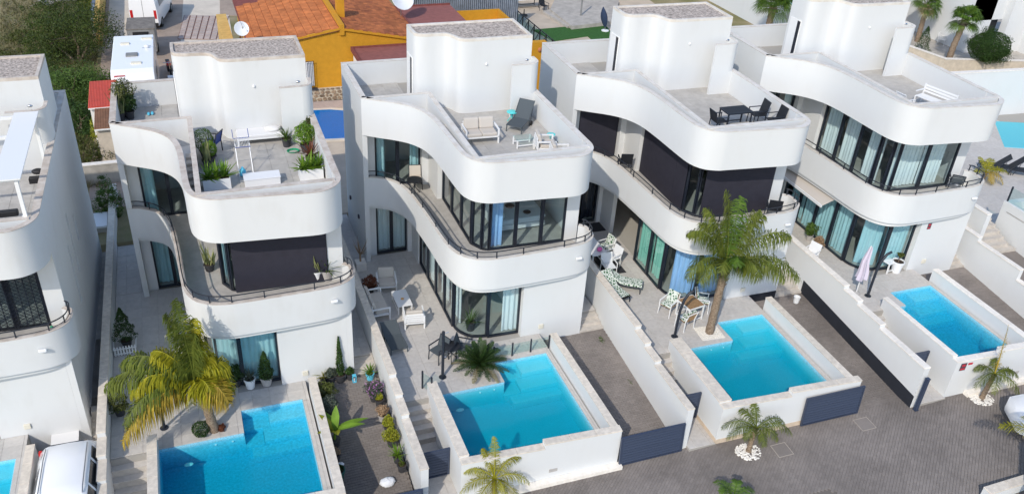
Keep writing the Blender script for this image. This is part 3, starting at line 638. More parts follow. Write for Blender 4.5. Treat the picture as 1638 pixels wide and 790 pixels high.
def yard(h, water_m, tile_m, cop, boundary_label, wall_label, pool_label, gate_label=None, pgate_label=None, front_plinth=None):
    y = YD[h]; p0,p1,yb,nx,ny,pf,bx,xr,dd = [y[k] for k in ('p0','p1','yb','nx','ny','pf','bx','xr','dd')]; wl = y['fl'][0]
    sz = lambda x, yy=-13: street_z(HP(h,x,yy).x)-HF[h][1][2]
    # patio slab and tiles
    s = MB().box(bx+.003,nx-.004,ny+.004,.60,-.5,-.022).box(nx-.004,xr-.3,yb+.004,-6.2,-.5,-.022).box(p1+.004,xr-.3,pf,yb+.004,-.5,-.022).box(bx+.003,-7.102,.60,4.6,-.5,-.022).box(.121,XE[h],-5.9,4.6,-.5,-.022)
    pt = struct(inframe(s.build('patio', 'grout'), h))
    tm = 'tile_patio'
    tiles(pt, bx+.01,-4.6,-6.3,.58,0,tm); tiles(pt, bx+.01,nx,ny,-6.3,0,tm); tiles(pt, nx,xr-.3,yb,-6.76,0,tm); tiles(pt, p1,xr-.3,pf+.1,yb,0,tm)
    if h in (0,1,2): tiles(pt, bx+.01,-7.11,.6,4.5,0,tm)
    tiles(pt, .13,XE[h]-.01,-5.9,-2,0,tm)
    s = MB()
    for i in range(3): s.box(.125,XE[h],-5.9-.28*(i+1),-5.9-.28*i,-1.2,-.02+(dd+.0)*(i+1)/4)
    struct(inframe(s.build('side_steps', 'stair_stone'), h))
    # driveway
    zf = lambda x, yy: dd+(sz(x)-dd)*min(1, max(0, (-6.78-yy)/6.4))
    xe = XE[h]
    dr = struct(inframe(MB().grid([[(x,yy,zf(x,yy)-.02) for x in (xr-.1,-.2,xe)] for yy in (-6.3,-8,-10,-12,-13.25)]).build('driveway', 'paver_joint', fix=False), h))
    pavers(lambda x, q: True, (xr-.02,xe), (-13.22,-6.7), zf, 'paving_block', dr, rot=0)
    # entry path and steps beside the pool
    zl = sz(wl)+.06; n = 5; y0 = ny-.03
    pa = struct(inframe(MB().box(bx+.004,wl+.02,-13.05,y0-1.18,zl-.6,zl-.02).build('entry_path', 'grout'), h)); tiles(pa, bx+.01,wl,-13.04,y0-1.19,zl,tm)
    sp = struct(inframe(MB().box(bx+.004,wl+.02,y0-.02,ny-.002,-.6,-.03).build('steps', 'grout'), h))
    for i in range(n):
        MB().box(bx+.006,wl-.002,y0-.24*(i+1),y0-.24*i-.004,zl-.5,zl*(i+1)/(n+.0)+.0-.03).build('step', 'stair_stone', sp)
        MB().box(bx+.006,wl-.002,y0-.24*(i+1)-.02,y0-.24*i-.006,zl*(i+1)/n-.028,zl*(i+1)/n).build('tread', tm, sp)
    # pool
    P = thing('swimming_pool', pool_label, 'swimming pool', h)
    poly = [(p0,pf),(p1,pf),(p1,yb),(nx,yb),(nx,ny),(p0,ny)]; D = -.95; N = len(poly)
    s = MB().add([(a,b,D) for a,b in poly]+[(a,b,-.03) for a,b in poly], [tuple(range(N))]+[(i,(i+1)%N,N+(i+1)%N,N+i) for i in range(N)]); s.build('basin', tile_m, P, fix=False)
    xm = nx+(p1-nx)*.42
    s = MB().box(xm,p1-.004,yb-.62,yb-.004,D+.01,-.24).box(nx+.004,xm-.004,yb-.62,yb-.004,D+.01,-.42)
    s.box(xm-.25,p1-.004,yb-1.25,yb-.63,D+.01,-.45).box(nx+.004,xm-.26,yb-1.25,yb-.63,D+.01,-.58).box(xm-.7,p1-.004,yb-1.7,yb-1.26,D+.01,-.64); s.build('pool_step', tile_m, P)
    s = MB().box(nx+.004,p1-.02,yb-.02,yb-.003,-.16,-.021).box(p1-.02,p1-.003,pf,yb-.021,-.16,-.021).box(p0,nx-.02,ny-.02,ny-.003,-.16,-.021); s.build('waterline_tile', 'waterline', P)
    q = [(p0+.004,pf+.004),(p1-.024,pf+.004),(p1-.024,yb-.024),(nx+.006,yb-.024),(nx+.006,ny-.024),(p0+.004,ny-.024)]
    MB().prism(q, D+.004, -.075).build('water', water_m, P)
    MB().ell((nx-1.85,ny-.45,-.5) if h != 3 else (p0+.45,ny-.12,-.3), (.16,.09,.02)).build('skimmer', 'white_plastic', P, 180)
    for k in range(2): MB().lathe([(.03,0),(.035,.012)], (nx-.4-k*.55, ny-.03, -.28), 8).build('inlet', 'white_plastic', P)
    # garden wall round the pool
    stc = 'stucco_worn' if h < 2 else 'stucco'; G = thing('garden_wall', wall_label, 'wall', h)
    fl, fr, sx, wt = y['fl'], y['fr'], y['sx'], y['wt']; zb = lambda x: sz(x)-.25
    zl_ = wt-.10; zs_ = wt-.18; fy = lambda x: fl[1]+(fr[1]-fl[1])*(x-fl[0])/(fr[0]-fl[0])
    MB().box(fl[0],p0-.002,fl[1]+.25,ny+.17,zb(fl[0]),zl_).build('wall', stc, G)
    MB().box(xr-.25,xr,fr[1]+.25,yb+.30,zb(0),wt).build('wall', stc, G)
    s = MB().prism([(fl[0],fl[1]),(sx,fy(sx)),(sx,fy(sx)+.25),(fl[0],fl[1]+.25)], zb(fl[0]), zs_); s.prism([(sx,fy(sx)),(fr[0],fr[1]),(fr[0],fr[1]+.25),(sx,fy(sx)+.25)], zb(fl[0]), wt); s.build('wall', stc, G)
    copings(G, ((fl[0]+p0)/2,ny+.18), ((fl[0]+p0)/2,fl[1]+.25), zl_, p0-fl[0]+.03, cop); copings(G, (xr-.125,yb+.31), (xr-.125,fr[1]+.26), wt, .28, cop)
    copings(G, (fl[0],fl[1]+.125), (sx,fy(sx)+.125), zs_, .28, cop); copings(G, (sx-.01,fy(sx)+.125), (fr[0]+.02,fr[1]+.125), wt, .28, cop)
    if front_plinth == 'stone':
        s = MB().prism([(fl[0]-.012,fl[1]-.012),(fr[0],fr[1]-.012),(fr[0],fr[1]),(fl[0],fl[1])], lambda a,b: sz(a)-.2, lambda a,b: sz(a)+.2); s.box(fl[0]-.012,fl[0],fl[1],ny-1.3,zb(0),sz(fl[0])+.24); s.build('plinth', 'base_stone', G)
    if front_plinth == 'kerb':
        s = MB().prism([(fl[0]+.9,fy(fl[0]+.9)-.25),(fr[0]+.1,fr[1]-.25),(fr[0]+.1,fr[1]-.01),(fl[0]+.9,fy(fl[0]+.9)-.01)], lambda a,b: sz(a)-.2, lambda a,b: sz(a)+.15); s.build('kerb', 'coping_pale', G)
        xv = fl[0]+3.05; MB().box(xv,xv+.3,fy(xv)-.02,fy(xv)+.06,sz(xv)+.42,sz(xv)+.56).build('vent', 'pot_grey', G)
    # boundary wall left of the plot
    B = thing('boundary_wall', boundary_label, 'wall', h); y0 = 9.0 if h in (1,2) else 5.0
    for zt, ye in zip(y['zs'], y['ys']):
        MB().box(bx-.25,bx,ye,y0,-1.7,zt).build('wall', stc, B); copings(B, (bx-.125,y0), (bx-.125,ye), zt, .29, cop); y0 = ye
    if h == 4: MB().prism([(bx-.256,-13.0),(bx-.2505,-13.0),(bx-.2505,-5.9),(bx-.256,-5.9)], -1.7, lambda a,b: -.42+.078*(b+7.4)).build('dark_plinth', 'anthracite_paint', B)
    # gates
    if gate_label:
        if h == 3: A, Bq = (-3.05,fy(-3.05)-.12), (-.62,fr[1]-.12)
        elif h == 4: A = None
        else: A, Bq = (fr[0]+.02,fr[1]-.10), (1.06,fr[1]-.22)
        if A: gate(gate_label, h, (A[0],A[1],sz(A[0])+.06), (Bq[0],Bq[1],sz(Bq[0])+.06), 1.32, 10)
    if pgate_label:
        yg = -11.7; gate(pgate_label, h, (bx+.02,yg,zl+.05), (wl-.02,yg,zl+.05), 1.2, 9, 'garden_gate')
    return P
villa(0, 'leftmost white villa cut by the picture edge with slit windows', 'cap_brown', 'stucco_worn', slits=((-2.9,-2.6,2.3,4.7),(-1.9,-1.6,3.0,5.4),(-.6,-.3,3.6,4.7)), grille=True, ffc=None)
villa(1, 'white curved villa with brown parapet caps and planted roof terrace', 'cap_brown', 'stucco_worn', ff='blind', gf='curtain_teal', ffc='curtain_teal')
villa(2, 'white curved villa with clear bedroom glass and cycad by its pool', gf='curtain_white', ffc='curtain_teal')
villa(3, 'white curved villa with all upper blinds down behind the tall palm', ff='blind', ffl='blind', gf='curtain_blue', gfx='blind')
villa(4, 'rightmost white curved villa with curtained upper windows and beige awning', gf='curtain_teal', ffc='curtain_white')
yard(0, 'water_teal', 'pool_tile', 'coping_stone', 'left boundary wall of the leftmost plot', 'pool wall beside the parked white car', 'pool corner beside the parked white car')
yard(1, 'water_blue', 'pool_tile_blue', 'coping_stone', 'stepped white wall with stone coping beside the parked white car', 'white wall round the pool under the yellow palm', 'rippled blue pool under the big yellow palm', 'dark slatted gate at the end of the planted driveway')
yard(2, 'water_teal', 'pool_tile', 'coping_stone', 'stepped white wall beside the driveway lined with potted plants', 'white stepped wall round the pool by the cycad', 'teal pool beside the cycad', 'closed dark slatted gate of the empty driveway', 'small dark slatted gate at the foot of the garden steps', 'kerb')
yard(3, 'water_teal', 'pool_tile', 'coping_stone', 'stepped white wall right of the empty paved driveway', 'white wall round the pool behind the small street palm', 'teal pool below the tall palm', 'dark slatted gate slid open before the garden wall', 'dark garden gate half hidden behind the stepped boundary wall', 'stone')
yard(4, 'water_blue', 'pool_tile_blue', 'coping_pale', 'white stepped wall with dark painted base', 'white pool wall with red plaque at the right', 'blue pool at the right beyond the dark based wall', None, 'dark garden gate beside the pool with red plaque', 'kerb')
# ---------------------------------------------------------------- furniture and small things
def legs(t, w, d, hgt, mt, th=.035, splay=.0):
    for sx in (-1, 1):
        for sy in (-1, 1): MB().bar((sx*(w/2-th/2), sy*(d/2-th/2), hgt), (sx*(w/2-th/2+splay), sy*(d/2-th/2+splay), 0), th).build('leg', mt, t)
def chair(label, h, loc, rz, fm='dark_metal', sm='sling_black', w=.54, arms=True, slat=False, cushion=None, group=None, back=.88, name='garden_chair'):
    "faces -y"
    t = thing(name, label, 'chair', h, loc, R(rz), group); d = .52
    legs(t, w, d, .44, fm, .03, .015)
    if slat:
        for i in range(6): MB().box(-w/2+.03,w/2-.03,-d/2+.02+i*.08,-d/2+.08+i*.08,.425,.445).build('slat', sm, t)
        for i in range(5): MB().bar((-w/2+.03,d/2-.03+i*.025,.52+i*.085), (w/2-.03,d/2-.03+i*.025,.52+i*.085), .02, .06).build('slat', sm, t)
    else:
        MB().box(-w/2+.02,w/2-.02,-d/2,d/2,.425,.45).build('seat', sm, t)
        s = MB(); s.prism([(-w/2+.03,0),(w/2-.03,0),(w/2-.03,.02),(-w/2+.03,.02)], 0, 1); n = len(s.v)
        s.v = [(x, d/2-.04+y+.12*z, .46+(back-.46)*z) for x, y, z in s.v]; s.build('backrest', sm, t)
    s = MB()
    for sx in (-1, 1): s.bar((sx*(w/2-.015),d/2-.03,.42), (sx*(w/2-.015),d/2+.1,back), .03)
    s.bar((-w/2,d/2+.1,back), (w/2,d/2+.1,back), .03); s.build('back_frame', fm, t)
    if arms:
        for sx in (-1, 1): MB().bar((sx*w/2,-d/2,.64), (sx*w/2,d/2+.05,.66), .045, .025).bar((sx*w/2,-d/2+.02,.44), (sx*w/2,-d/2+.02,.64), .03).build('armrest', fm, t)
    if cushion:
        MB().box(-w/2+.04,w/2-.04,-d/2+.01,d/2-.06,.452,.52).build('seat_cushion', cushion, t, bevel=.03)
        s = MB().box(-w/2+.04,w/2-.04,0,.07,0,1); s.v = [(x, d/2-.13+y+.13*z, .52+.46*z) for x, y, z in s.v]; s.build('back_cushion', cushion, t, bevel=.03)
    return t
def sofa(label, h, loc, rz, w=1.4, group=None, name='garden_sofa', cat='sofa', n=2, slatback=True, fm='white_paint', cm='cushion', pillow=True):
    t = thing(name, label, cat, h, loc, R(rz), group); d = .75
    legs(t, w, d, .3, fm, .06)
    MB().box(-w/2,w/2,-d/2,d/2,.26,.31).build('seat_frame', fm, t)
    for sx in (-1, 1):
        x = sx*(w/2-.03); MB().box(x-.03,x+.03,-d/2,d/2,.56,.60).box(x-.03,x+.03,-d/2,-d/2+.06,.31,.56).box(x-.03,x+.03,d/2-.06,d/2,.31,.56).build('armrest', fm, t)
    for i in range(4): MB().box(-w/2+.06,w/2-.06,d/2-.035,d/2-.005,.36+i*.095,.43+i*.095).build('slat', fm, t)
    cw = (w-.14)/n
    for i in range(n):
        x = -w/2+.07+i*cw
        MB().box(x+.005,x+cw-.005,-d/2+.02,d/2-.16,.312,.44).build('seat_cushion', cm, t, bevel=.035)
        s = MB().box(x+.01,x+cw-.01,0,.14,0,1); s.v = [(a, d/2-.24+b+.1*c, .44+.42*c) for a, b, c in s.v]; s.build('back_cushion', cm, t, bevel=.045)
    return t
def table(label, h, loc, rz, w, d, hgt, tm, lm, th=.035, group=None, name='table', glass=False, planks=0):
    t = thing(name, label, 'table', h, loc, R(rz), group); legs(t, w-.02, d-.02, hgt-th, lm, .05)
    if planks:
        for i in range(planks): MB().box(-w/2+.02,w/2-.02,-d/2+.02+(d-.04)*i/planks+.003,-d/2+.02+(d-.04)*(i+1)/planks-.003,hgt-th,hgt).build('plank', tm, t)
        s = MB().box(-w/2,w/2,-d/2,-d/2+.02,hgt-.06,hgt+.002).box(-w/2,w/2,d/2-.02,d/2,hgt-.06,hgt+.002).box(-w/2,-w/2+.02,-d/2+.02,d/2-.02,hgt-.06,hgt+.002).box(w/2-.02,w/2,-d/2+.02,d/2-.02,hgt-.06,hgt+.002); s.build('rim', lm, t)
    else: MB().box(-w/2,w/2,-d/2,d/2,hgt-th,hgt).build('tabletop', tm, t, bevel=.01)
    s = MB(); s.box(-w/2+.06,w/2-.06,-d/2+.02,-d/2+.05,.08,.12).box(-w/2+.06,w/2-.06,d/2-.05,d/2-.02,.08,.12).build('stretcher', lm, t)
    return t
def roundtable(label, h, loc, r, hgt, tm, lm, group=None):
    t = thing('round_table', label, 'table', h, loc, 0, group); MB().lathe([(r-.02,hgt-.03),(r,hgt-.02),(r,hgt-.005),(r-.01,hgt)], n=20).build('tabletop', tm, t, 40)
    for k in range(3):
        a = k*2.094+.3; MB().tube([(math.cos(a)*.05,math.sin(a)*.05,hgt-.03),(math.cos(a)*.03,math.sin(a)*.03,hgt*.5),(math.cos(a)*r*.8,math.sin(a)*r*.8,0)], .016, 6).build('leg', lm, t)
    return t
def lounger(label, h, loc, rz, fm, sm, head=.75, cushion=None, wheels=False, group=None, flat=.3):
    "head at +y"
    t = thing('sun_lounger', label, 'sun lounger', h, loc, R(rz), group); w = .64; L = 1.25
    prof = [(-L*.56,flat),(-.1,flat),(.15,flat+.02),(L*.5+.12,flat+.02+head*.75)]
    s = MB(); rows = []
    for y, z in prof: rows.append([(-w/2+.02,y,z),(w/2-.02,y,z)])
    for y, z in reversed(prof): rows.append([(-w/2+.02,y,z-.025),(w/2-.02,y,z-.025)])
    rows.append(rows[0]); s.grid(rows).build('sling', sm, t)
    for sx in (-1, 1):
        x = sx*w/2; s = MB().tube([(x,y,z) for y, z in prof], .02, 6); s.build('side_rail', fm, t, 60)
        for y in (-L*.5, .2):
            MB().bar((x,y,flat), (x,y+(-.04 if y < 0 else .06),0), .035).build('leg', fm, t)
        MB().bar((x,.55,flat+head*.45), (x,.35,.02), .025).build('strut', fm, t)
    if wheels:
        for sx in (-1, 1): MB().tube([(sx*.34,.36,.1),(sx*.39,.36,.1)], .1, 12).build('wheel', 'rubber', t)
    if cushion:
        rows = []
        for k, (y, z) in enumerate(prof): rows.append([(-w/2+.04,y,z+.01),(-w/2+.07,y,z+.09),(0,y,z+.10),(w/2-.07,y,z+.09),(w/2-.04,y,z+.01)])
        MB().grid(rows).build('cushion', cushion, t, 60)
    return t
def post_shower(label, h, loc, top, bend=0.):
    t = thing('garden_shower', label, 'shower', h, loc)
    pts = [(0,0,.02),(0,0,top*.5)]+[(bend*math.sin(a)*1.0, 0, top*.5+top*.5*math.sin(a)/1.0*(1 if bend == 0 else .95)) for a in ([R(90)] if not bend else [R(30),R(50),R(70),R(85)])]
    if bend: pts = [(0,0,.02),(.01,0,top*.35),(.05*bend,0,top*.6),(.25*bend,0,top*.82),(.6*bend,0,top*.96),(1.0*bend,0,top)]
    MB().tube(pts, .055, 10).build('column', 'dark_metal', t, 50)
    MB().lathe([(.14,0),(.14,.015),(.08,.02)], (0,0,.002), 16).build('base', 'dark_metal', t)
    MB().tube([(.05,0,top*.45),(.12,-.02,top*.45)], .012, 6).build('tap', 'chrome', t)
    MB().tube([(0,0,top-.08),(.2,0,top-.06)] if not bend else [(bend,0,top-.02),(bend*1.05,0,top-.05)], .012, 6).build('spout', 'chrome', t); return t
def glassrail(label, h, a, b, hgt=.9, n=2):
    A = HP(h, *a); B = HP(h, *b); d = B-A; L = d.xy.length; t = thing('glass_balustrade', label, 'balustrade', 9); t.location = A; t.rotation_euler = (0, 0, math.atan2(d.y, d.x))
    for i in range(n+1): MB().box(L*i/n-.025,L*i/n+.025,-.025,.025,0,hgt).build('post', 'dark_metal', t)
    for i in range(n): MB().box(L*i/n+.05,L*(i+1)/n-.05,-.006,.006,.08,hgt-.06).build('pane', 'glass_clear', t)
    return t
TZ = 6.672
# roof of the second villa
p = at(2,762,225,TZ); sofa('two seat white framed sofa with beige cushions on roof terrace', 2, (-3.05,-2.6,TZ), -8+90-85, 1.35)
lounger('grey mesh sun lounger with raised head on roof terrace', 2, (-1.05,-1.75,TZ), -42, 'sling_grey', 'sling_grey', .8, wheels=True)
q = at(2,818,195,TZ); roundtable('small turquoise round table left of the grey lounger', 2, (q.x,q.y,TZ), .22, .45, 'turquoise', 'turquoise')
sofa('white armchair with beige cushion nearest the turquoise stool on roof', 2, (-.98,-4.2,TZ), 78, .72, 'roof armchairs of the second villa', 'garden_armchair', 'armchair', 1)
sofa('white armchair with beige cushion tucked into roof parapet corner', 2, (-.75,-5.15,TZ), 78, .72, 'roof armchairs of the second villa', 'garden_armchair', 'armchair', 1)
q = at(2,840,236,TZ); table('low glass topped white table before the roof armchairs', 2, (q.x,q.y+.2,TZ), 0, .75, .5, .35, 'glass_clear', 'white_paint', .02)
roundtable('turquoise round stool between the white roof armchairs', 2, (-.45,-3.55,TZ), .17, .42, 'turquoise', 'turquoise')
# balcony and rooms of the second villa
q = at(2,648,292,3.36); roundtable('round black table on the curved balcony', 2, (-5.05,-.30,3.355), .33, .7, 'sling_black', 'dark_metal')
chair('beige chair beside the round black balcony table', 2, (-4.85,.28,3.355), -10, 'dark_metal', 'cushion', arms=False)
t = thing('bed', 'white double bed with brown cushions behind the bedroom glass', 'bed', 2, (-1.75,-3.5,3.35), R(-90))
MB().box(-.8,.8,-1.0,1.0,.12,.32).build('bed_frame', 'white_paint', t); legs(t, 1.5, 1.9, .12, 'wood', .06); MB().box(-.79,.79,-.99,.99,.322,.55).build('mattress', 'bed_linen', t, bevel=.06)
MB().box(-.82,.82,-.6,1.02,.50,.585).build('blanket', 'bed_linen', t, bevel=.03); MB().box(-.8,.8,-1.1,-1.02,.1,1.0).build('headboard', 'cushion_white', t)
for k in (-1, 1): MB().ell((k*.4,-.75,.63), (.3,.18,.09)).build('pillow', 'cushion_white', t, 180)
MB().ell((-.2,-.15,.62), (.2,.2,.06)).build('cushion', 'brown_cloth', t, 180); MB().ell((.45,.35,.62), (.16,.16,.05)).build('cushion', 'brown_cloth', t, 180)
# patio of the second villa
sofa('white armchair with beige cushion at the far end of patio', 2, (-6.75,-2.05,0), -8, .82, 'patio armchairs of the second villa', 'garden_armchair', 'armchair', 1)
sofa('white slat backed armchair with its back to the pool', 2, (-6.30,-4.75,0), 172, .82, 'patio armchairs of the second villa', 'garden_armchair', 'armchair', 1)
sofa('white framed beige sofa against the boundary wall', 2, (-7.5,-3.5,0), 92, 1.5)
table('low white coffee table between patio armchairs', 2, (-6.45,-3.45,0), 90, 1.15, .62, .4, 'white_paint', 'white_paint')
b_ = MB().lathe([(.05,0),(.07,.03),(.04,.05)]).build('bowl', 'orange_lamp'); tag(b_, 'small amber bowl on the low white coffee table', 'bowl'); inframe(b_, 2, (-6.45,-3.55,.402))
lounger('dark grey sun lounger along the boundary wall', 2, (-7.35,-5.75,0), 4, 'sling_grey', 'sling_grey', .35, flat=.28)
q = at(2,712,572,.0); roundtable('round black cafe table between two grey chairs', 2, (-5.55,-7.35,0), .33, .7, 'sling_black', 'dark_metal')
chair('grey cafe chair nearest the shower post', 2, (-5.98,-7.15,0), -62, 'dark_metal', 'sling_grey')
chair('grey cafe chair nearest the cycad', 2, (-5.0,-7.25,0), 60, 'dark_metal', 'sling_grey')
post_shower('straight black shower post by the cafe chairs', 2, (-6.13,-8.18,0), 2.1)
a = at(2,674,606,.02); b = at(2,690,634,.02); glassrail('glass balustrade at the top of garden steps', 2, (-7.0,-8.55,0), (-6.78,-8.97,0), .8, 1)
t = glassrail('glass balustrade with black frame behind the pool', 2, (-4.0,-7.78,0), (-1.7,-7.72,0), .62, 3)
# roof of the first villa
t = thing('day_bed', 'white day bed with cushion against the tower wall', 'day bed', 1, (-1.95,-.32,TZ), 0); legs(t, 1.7, .75, .26, 'white_paint', .06); MB().box(-.85,.85,-.38,.38,.24,.3).build('frame', 'white_paint', t)
MB().box(-.83,.83,-.36,.36,.302,.42).build('mattress', 'cushion_white', t, bevel=.03); MB().ell((.5,.02,.47), (.32,.26,.08)).build('pillow', 'cushion_white', t, 180)
t = thing('drying_rack', 'white and blue folding clothes drying rack', 'drying rack', 1, (-2.72,-2.5,TZ), 0)
for sx in (-.24, .24):
    MB().tube([(sx,-.6,0),(sx,.1,.95)], .014, 5).build('leg', 'white_plastic', t); MB().tube([(sx,.6,0),(sx,-.1,.95)], .014, 5).build('leg', 'white_plastic', t)
s = MB()
for k in range(10): s.tube([(-.24+.48*k/9,-.35,1.0),(-.24+.48*k/9,.42,1.0)], .006, 4)
s.build('drying_wires', 'white_plastic', t); MB().tube([(-.26,-.35,1.0),(.26,-.35,1.0)], .013, 5).tube([(-.26,.42,1.0),(.26,.42,1.0)], .013, 5).build('rail', 'blue_paint', t)
for sx in (-.27, .27): MB().tube([(sx,.42,1.0),(sx,.75,1.2)], .012, 5).build('wing', 'blue_paint', t)
t = chair('dark blue folding chair behind the potted plants', 1, (-3.72,-.95,TZ), -120, 'dark_metal', 'blue_paint', name='folding_chair')
for lb, x0, x1, y0, y1 in (('white box planter of yucca at left front of roof terrace', -4.2,-3.3,-3.95,-3.45), ('white box planter of yucca at right front of roof terrace', -.98,-.15,-3.95,-3.45)):
    t = thing('box_planter', lb, 'planter', 1, ((x0+x1)/2,(y0+y1)/2,TZ)); W_, D_ = (x1-x0)/2, (y1-y0)/2
    s = MB().box(-W_,W_,-D_,-D_+.03,0,.4).box(-W_,W_,D_-.03,D_,0,.4).box(-W_,-W_+.03,-D_+.03,D_-.03,0,.4).box(W_-.03,W_,-D_+.03,D_-.03,0,.4); s.build('planter_box', 'white_plastic', t); MB().box(-W_+.03,W_-.03,-D_+.03,D_-.03,.02,.36).build('soil', 'soil', t)
    s = MB(); rng = random.Random(int(x0*10))
    for k in (-.6, 0, .6):
        for i in range(40): blade(s, (k*W_,0,.36), rng.uniform(0,6.28), rng.uniform(.2,1.3), rng.uniform(.45,.75), .075, .15)
    s.build('foliage', 'leaf_bright', t, fix=False)
t = thing('storage_bench', 'white storage bench at the front of planted roof terrace', 'bench', 1, (-2.25,-3.75,TZ)); MB().box(-.6,.6,-.25,.25,0,.26).build('box', 'white_plastic', t, bevel=.01); MB().box(-.62,.62,-.27,.27,.262,.30).build('lid', 'white_plastic', t, bevel=.01)
b_ = tag(MB().lathe([(.05,0),(.11,.02),(.11,.22),(.04,.30),(.035,.34)]).build('water_bottle', 'aqua', None, 50), 'blue water bottle under the drying rack', 'bottle'); q = at(1,389,281,TZ); inframe(b_, 1, (q.x,q.y,TZ))
s = MB()
for k in range(4): s.tube([((.14+.012*k)*math.cos(a*.5)*1.3,(.14+.012*k)*math.sin(a*.5),.02+.012*k) for a in range(14)], .012, 5)
q = at(1,469,243,TZ); inframe(tag(s.build('garden_hose', 'green_plastic'), 'coiled green hose on planted roof terrace', 'hose'), 1, (q.x,q.y,TZ))
sh = MB().ell((0,0,.05), (.06,.15,.05)).ell((.14,.03,.05), (.06,.15,.05)); q = at(1,238,184,TZ); inframe(tag(sh.build('slippers', 'aqua', None, 180), 'pair of pale blue slippers on the back terrace', 'slippers'), 1, (q.x,q.y,TZ))
# patio of the first villa
q = at(1,262.9,684,0); post_shower('black shower post under the yellow palm', 1, (q.x,q.y,0), 2.0)
t = thing('picket_planter', 'small white picket fence around the potted tree', 'fence', 1, (-7.75,-3.2,0))
for i in range(8): MB().box(-.38+i*.1,-.33+i*.1,-.3,-.28,.02,.42).build('picket', 'white_paint', t)
for i in range(6): MB().box(-.4,-.38,-.25+i*.1,-.2+i*.1,.02,.42).build('picket', 'white_paint', t)
MB().box(-.4,.4,-.315,-.301,.3,.35).box(-.4,.4,-.315,-.301,.08,.13).box(-.415,-.401,-.3,.35,.3,.35).box(.36,.4,-.28,.35,.3,.35).build('rail', 'white_paint', t)
# balcony of the third villa, its roof, patio
chair('black mesh chair on the balcony beside lowered blinds', 3, (-4.75,-.75,3.355), 165, 'dark_metal', 'sling_black', back=.95)
chair('black mesh chair at the right end of the blind shaded balcony', 3, (-.55,-6.1,3.355), 150, 'dark_metal', 'sling_black', back=.95)
table('black slatted table on roof terrace', 3, (-1.85,-4.05,TZ), 0, 1.15, .7, .72, 'sling_black', 'dark_metal', planks=7)
chair('black reclining chair right of the black roof table', 3, (-.8,-4.05,TZ), -95, 'dark_metal', 'sling_black', back=1.0); chair('black reclining chair second right of the black roof table', 3, (-.45,-4.75,TZ), -95, 'dark_metal', 'sling_black', back=1.0)
chair('black chair left of the black roof table', 3, (-2.75,-4.3,TZ), 90, 'dark_metal', 'sling_black')
table('long white outdoor table by the front door', 3, (-6.75,-2.55,0), 92, 1.5, .75, .74, 'white_plastic', 'white_paint')
for x, y, rz_, lb in ((-6.0,-2.3,-80,'white chair with leaf cushion right of long white table'), (-6.05,-3.15,-75,'white chair nearest the patterned loungers at long white table'), (-6.5,-3.75,0,'white chair at the near end of long white table')):
    chair(lb, 3, (x,y,0), rz_, 'white_paint', 'white_plastic', cushion='leaf_fabric' if 'leaf' in lb else None)
b_ = tag(MB().box(-.5,.5,-.85,.85,0,.012).build('door_mat', 'mat_dark'), 'dark mat under the long white table', 'mat'); inframe(b_, 3, (-6.15,-3.0,.003))
b_ = tag(MB().box(-.55,.55,-.4,.4,0,.012).build('door_mat', 'mat_dark'), 'dark mat before the front door', 'mat'); inframe(b_, 3, (-5.55,.05,.003))
inframe(tag(MB().ell((0,0,.1), (.13,.1,.1)).build('pink_bag', 'pink', None, 180), 'pink bundle on the long white table', 'bag'), 3, (-6.65,-3.0,.742))
lounger('black lounger with leaf print cushion against the boundary wall', 3, (-6.95,-5.3,0), 12, 'dark_metal', 'sling_black', .6, 'leaf_fabric'); lounger('black lounger with leaf print cushion nearer the glass doors', 3, (-6.25,-4.9,0), 60, 'dark_metal', 'sling_black', .45, 'leaf_fabric')
table('wooden topped white table by the tall palm', 3, (-4.6,-7.45,0), 10, .8, .8, .72, 'wood', 'white_paint', planks=8)
for x, y, rz_, lb in ((-5.35,-7.0,-62,'white chair with leaf cushion behind the wooden table'), (-5.15,-8.05,-165,'wooden slat backed white chair before the wooden table'), (-3.85,-7.15,62,'white chair with leaf cushion nearest the tall palm')):
    chair(lb, 3, (x,y,0), rz_, 'white_paint', 'wood', cushion='leaf_fabric', slat=True)
q = at(3,1079,538,0); post_shower('curved black shower post by the wooden table', 3, (q.x,q.y,0), 2.1, .45)
# fourth villa
table('low white table on the right hand roof terrace', 4, (-2.6,-5.2,TZ), 0, .6, .8, .42, 'white_plastic', 'white_paint'); t = thing('garden_bench', 'white slatted bench on the right hand roof terrace', 'bench', 4, (-1.75,-4.6,TZ), R(-75)); legs(t, 1.5, .6, .4, 'white_paint', .05)
for i in range(7): MB().box(-.75,.75,-.28+i*.08,-.225+i*.08,.4,.425).build('slat', 'white_paint', t)
for i in range(3): MB().box(-.75,.75,.3+i*.02,.32+i*.02,.5+i*.12,.57+i*.12).build('slat', 'white_paint', t)
for sx in (-1, 1): MB().box(sx*.75-.025,sx*.75+.025,.28,.34,.4,.85).box(sx*.75-.025,sx*.75+.025,-.3,.3,.6,.64).build('armrest', 'white_paint', t)
chair('white chair behind the low table on right hand roof', 4, (-3.35,-4.6,TZ), 95, 'white_paint', 'white_plastic')
chair('dark grey slatted chair at the right end of the curtained balcony', 4, (-.55,-6.0,3.355), 140, 'dark_metal', 'sling_grey', slat=True)
q = at(4,1388,473,0); post_shower('curved black shower post beside folded lilac parasol', 4, (q.x,q.y,0), 2.1, .5)
q = at(4,1369,469,0); t = thing('folded_parasol', 'folded lilac parasol standing by the wall', 'parasol', 4, (q.x,q.y,0))
MB().tube([(0,0,0),(0,0,2.35)], .022, 8).build('pole', 'white_paint', t, 50); s = MB(); rows = []
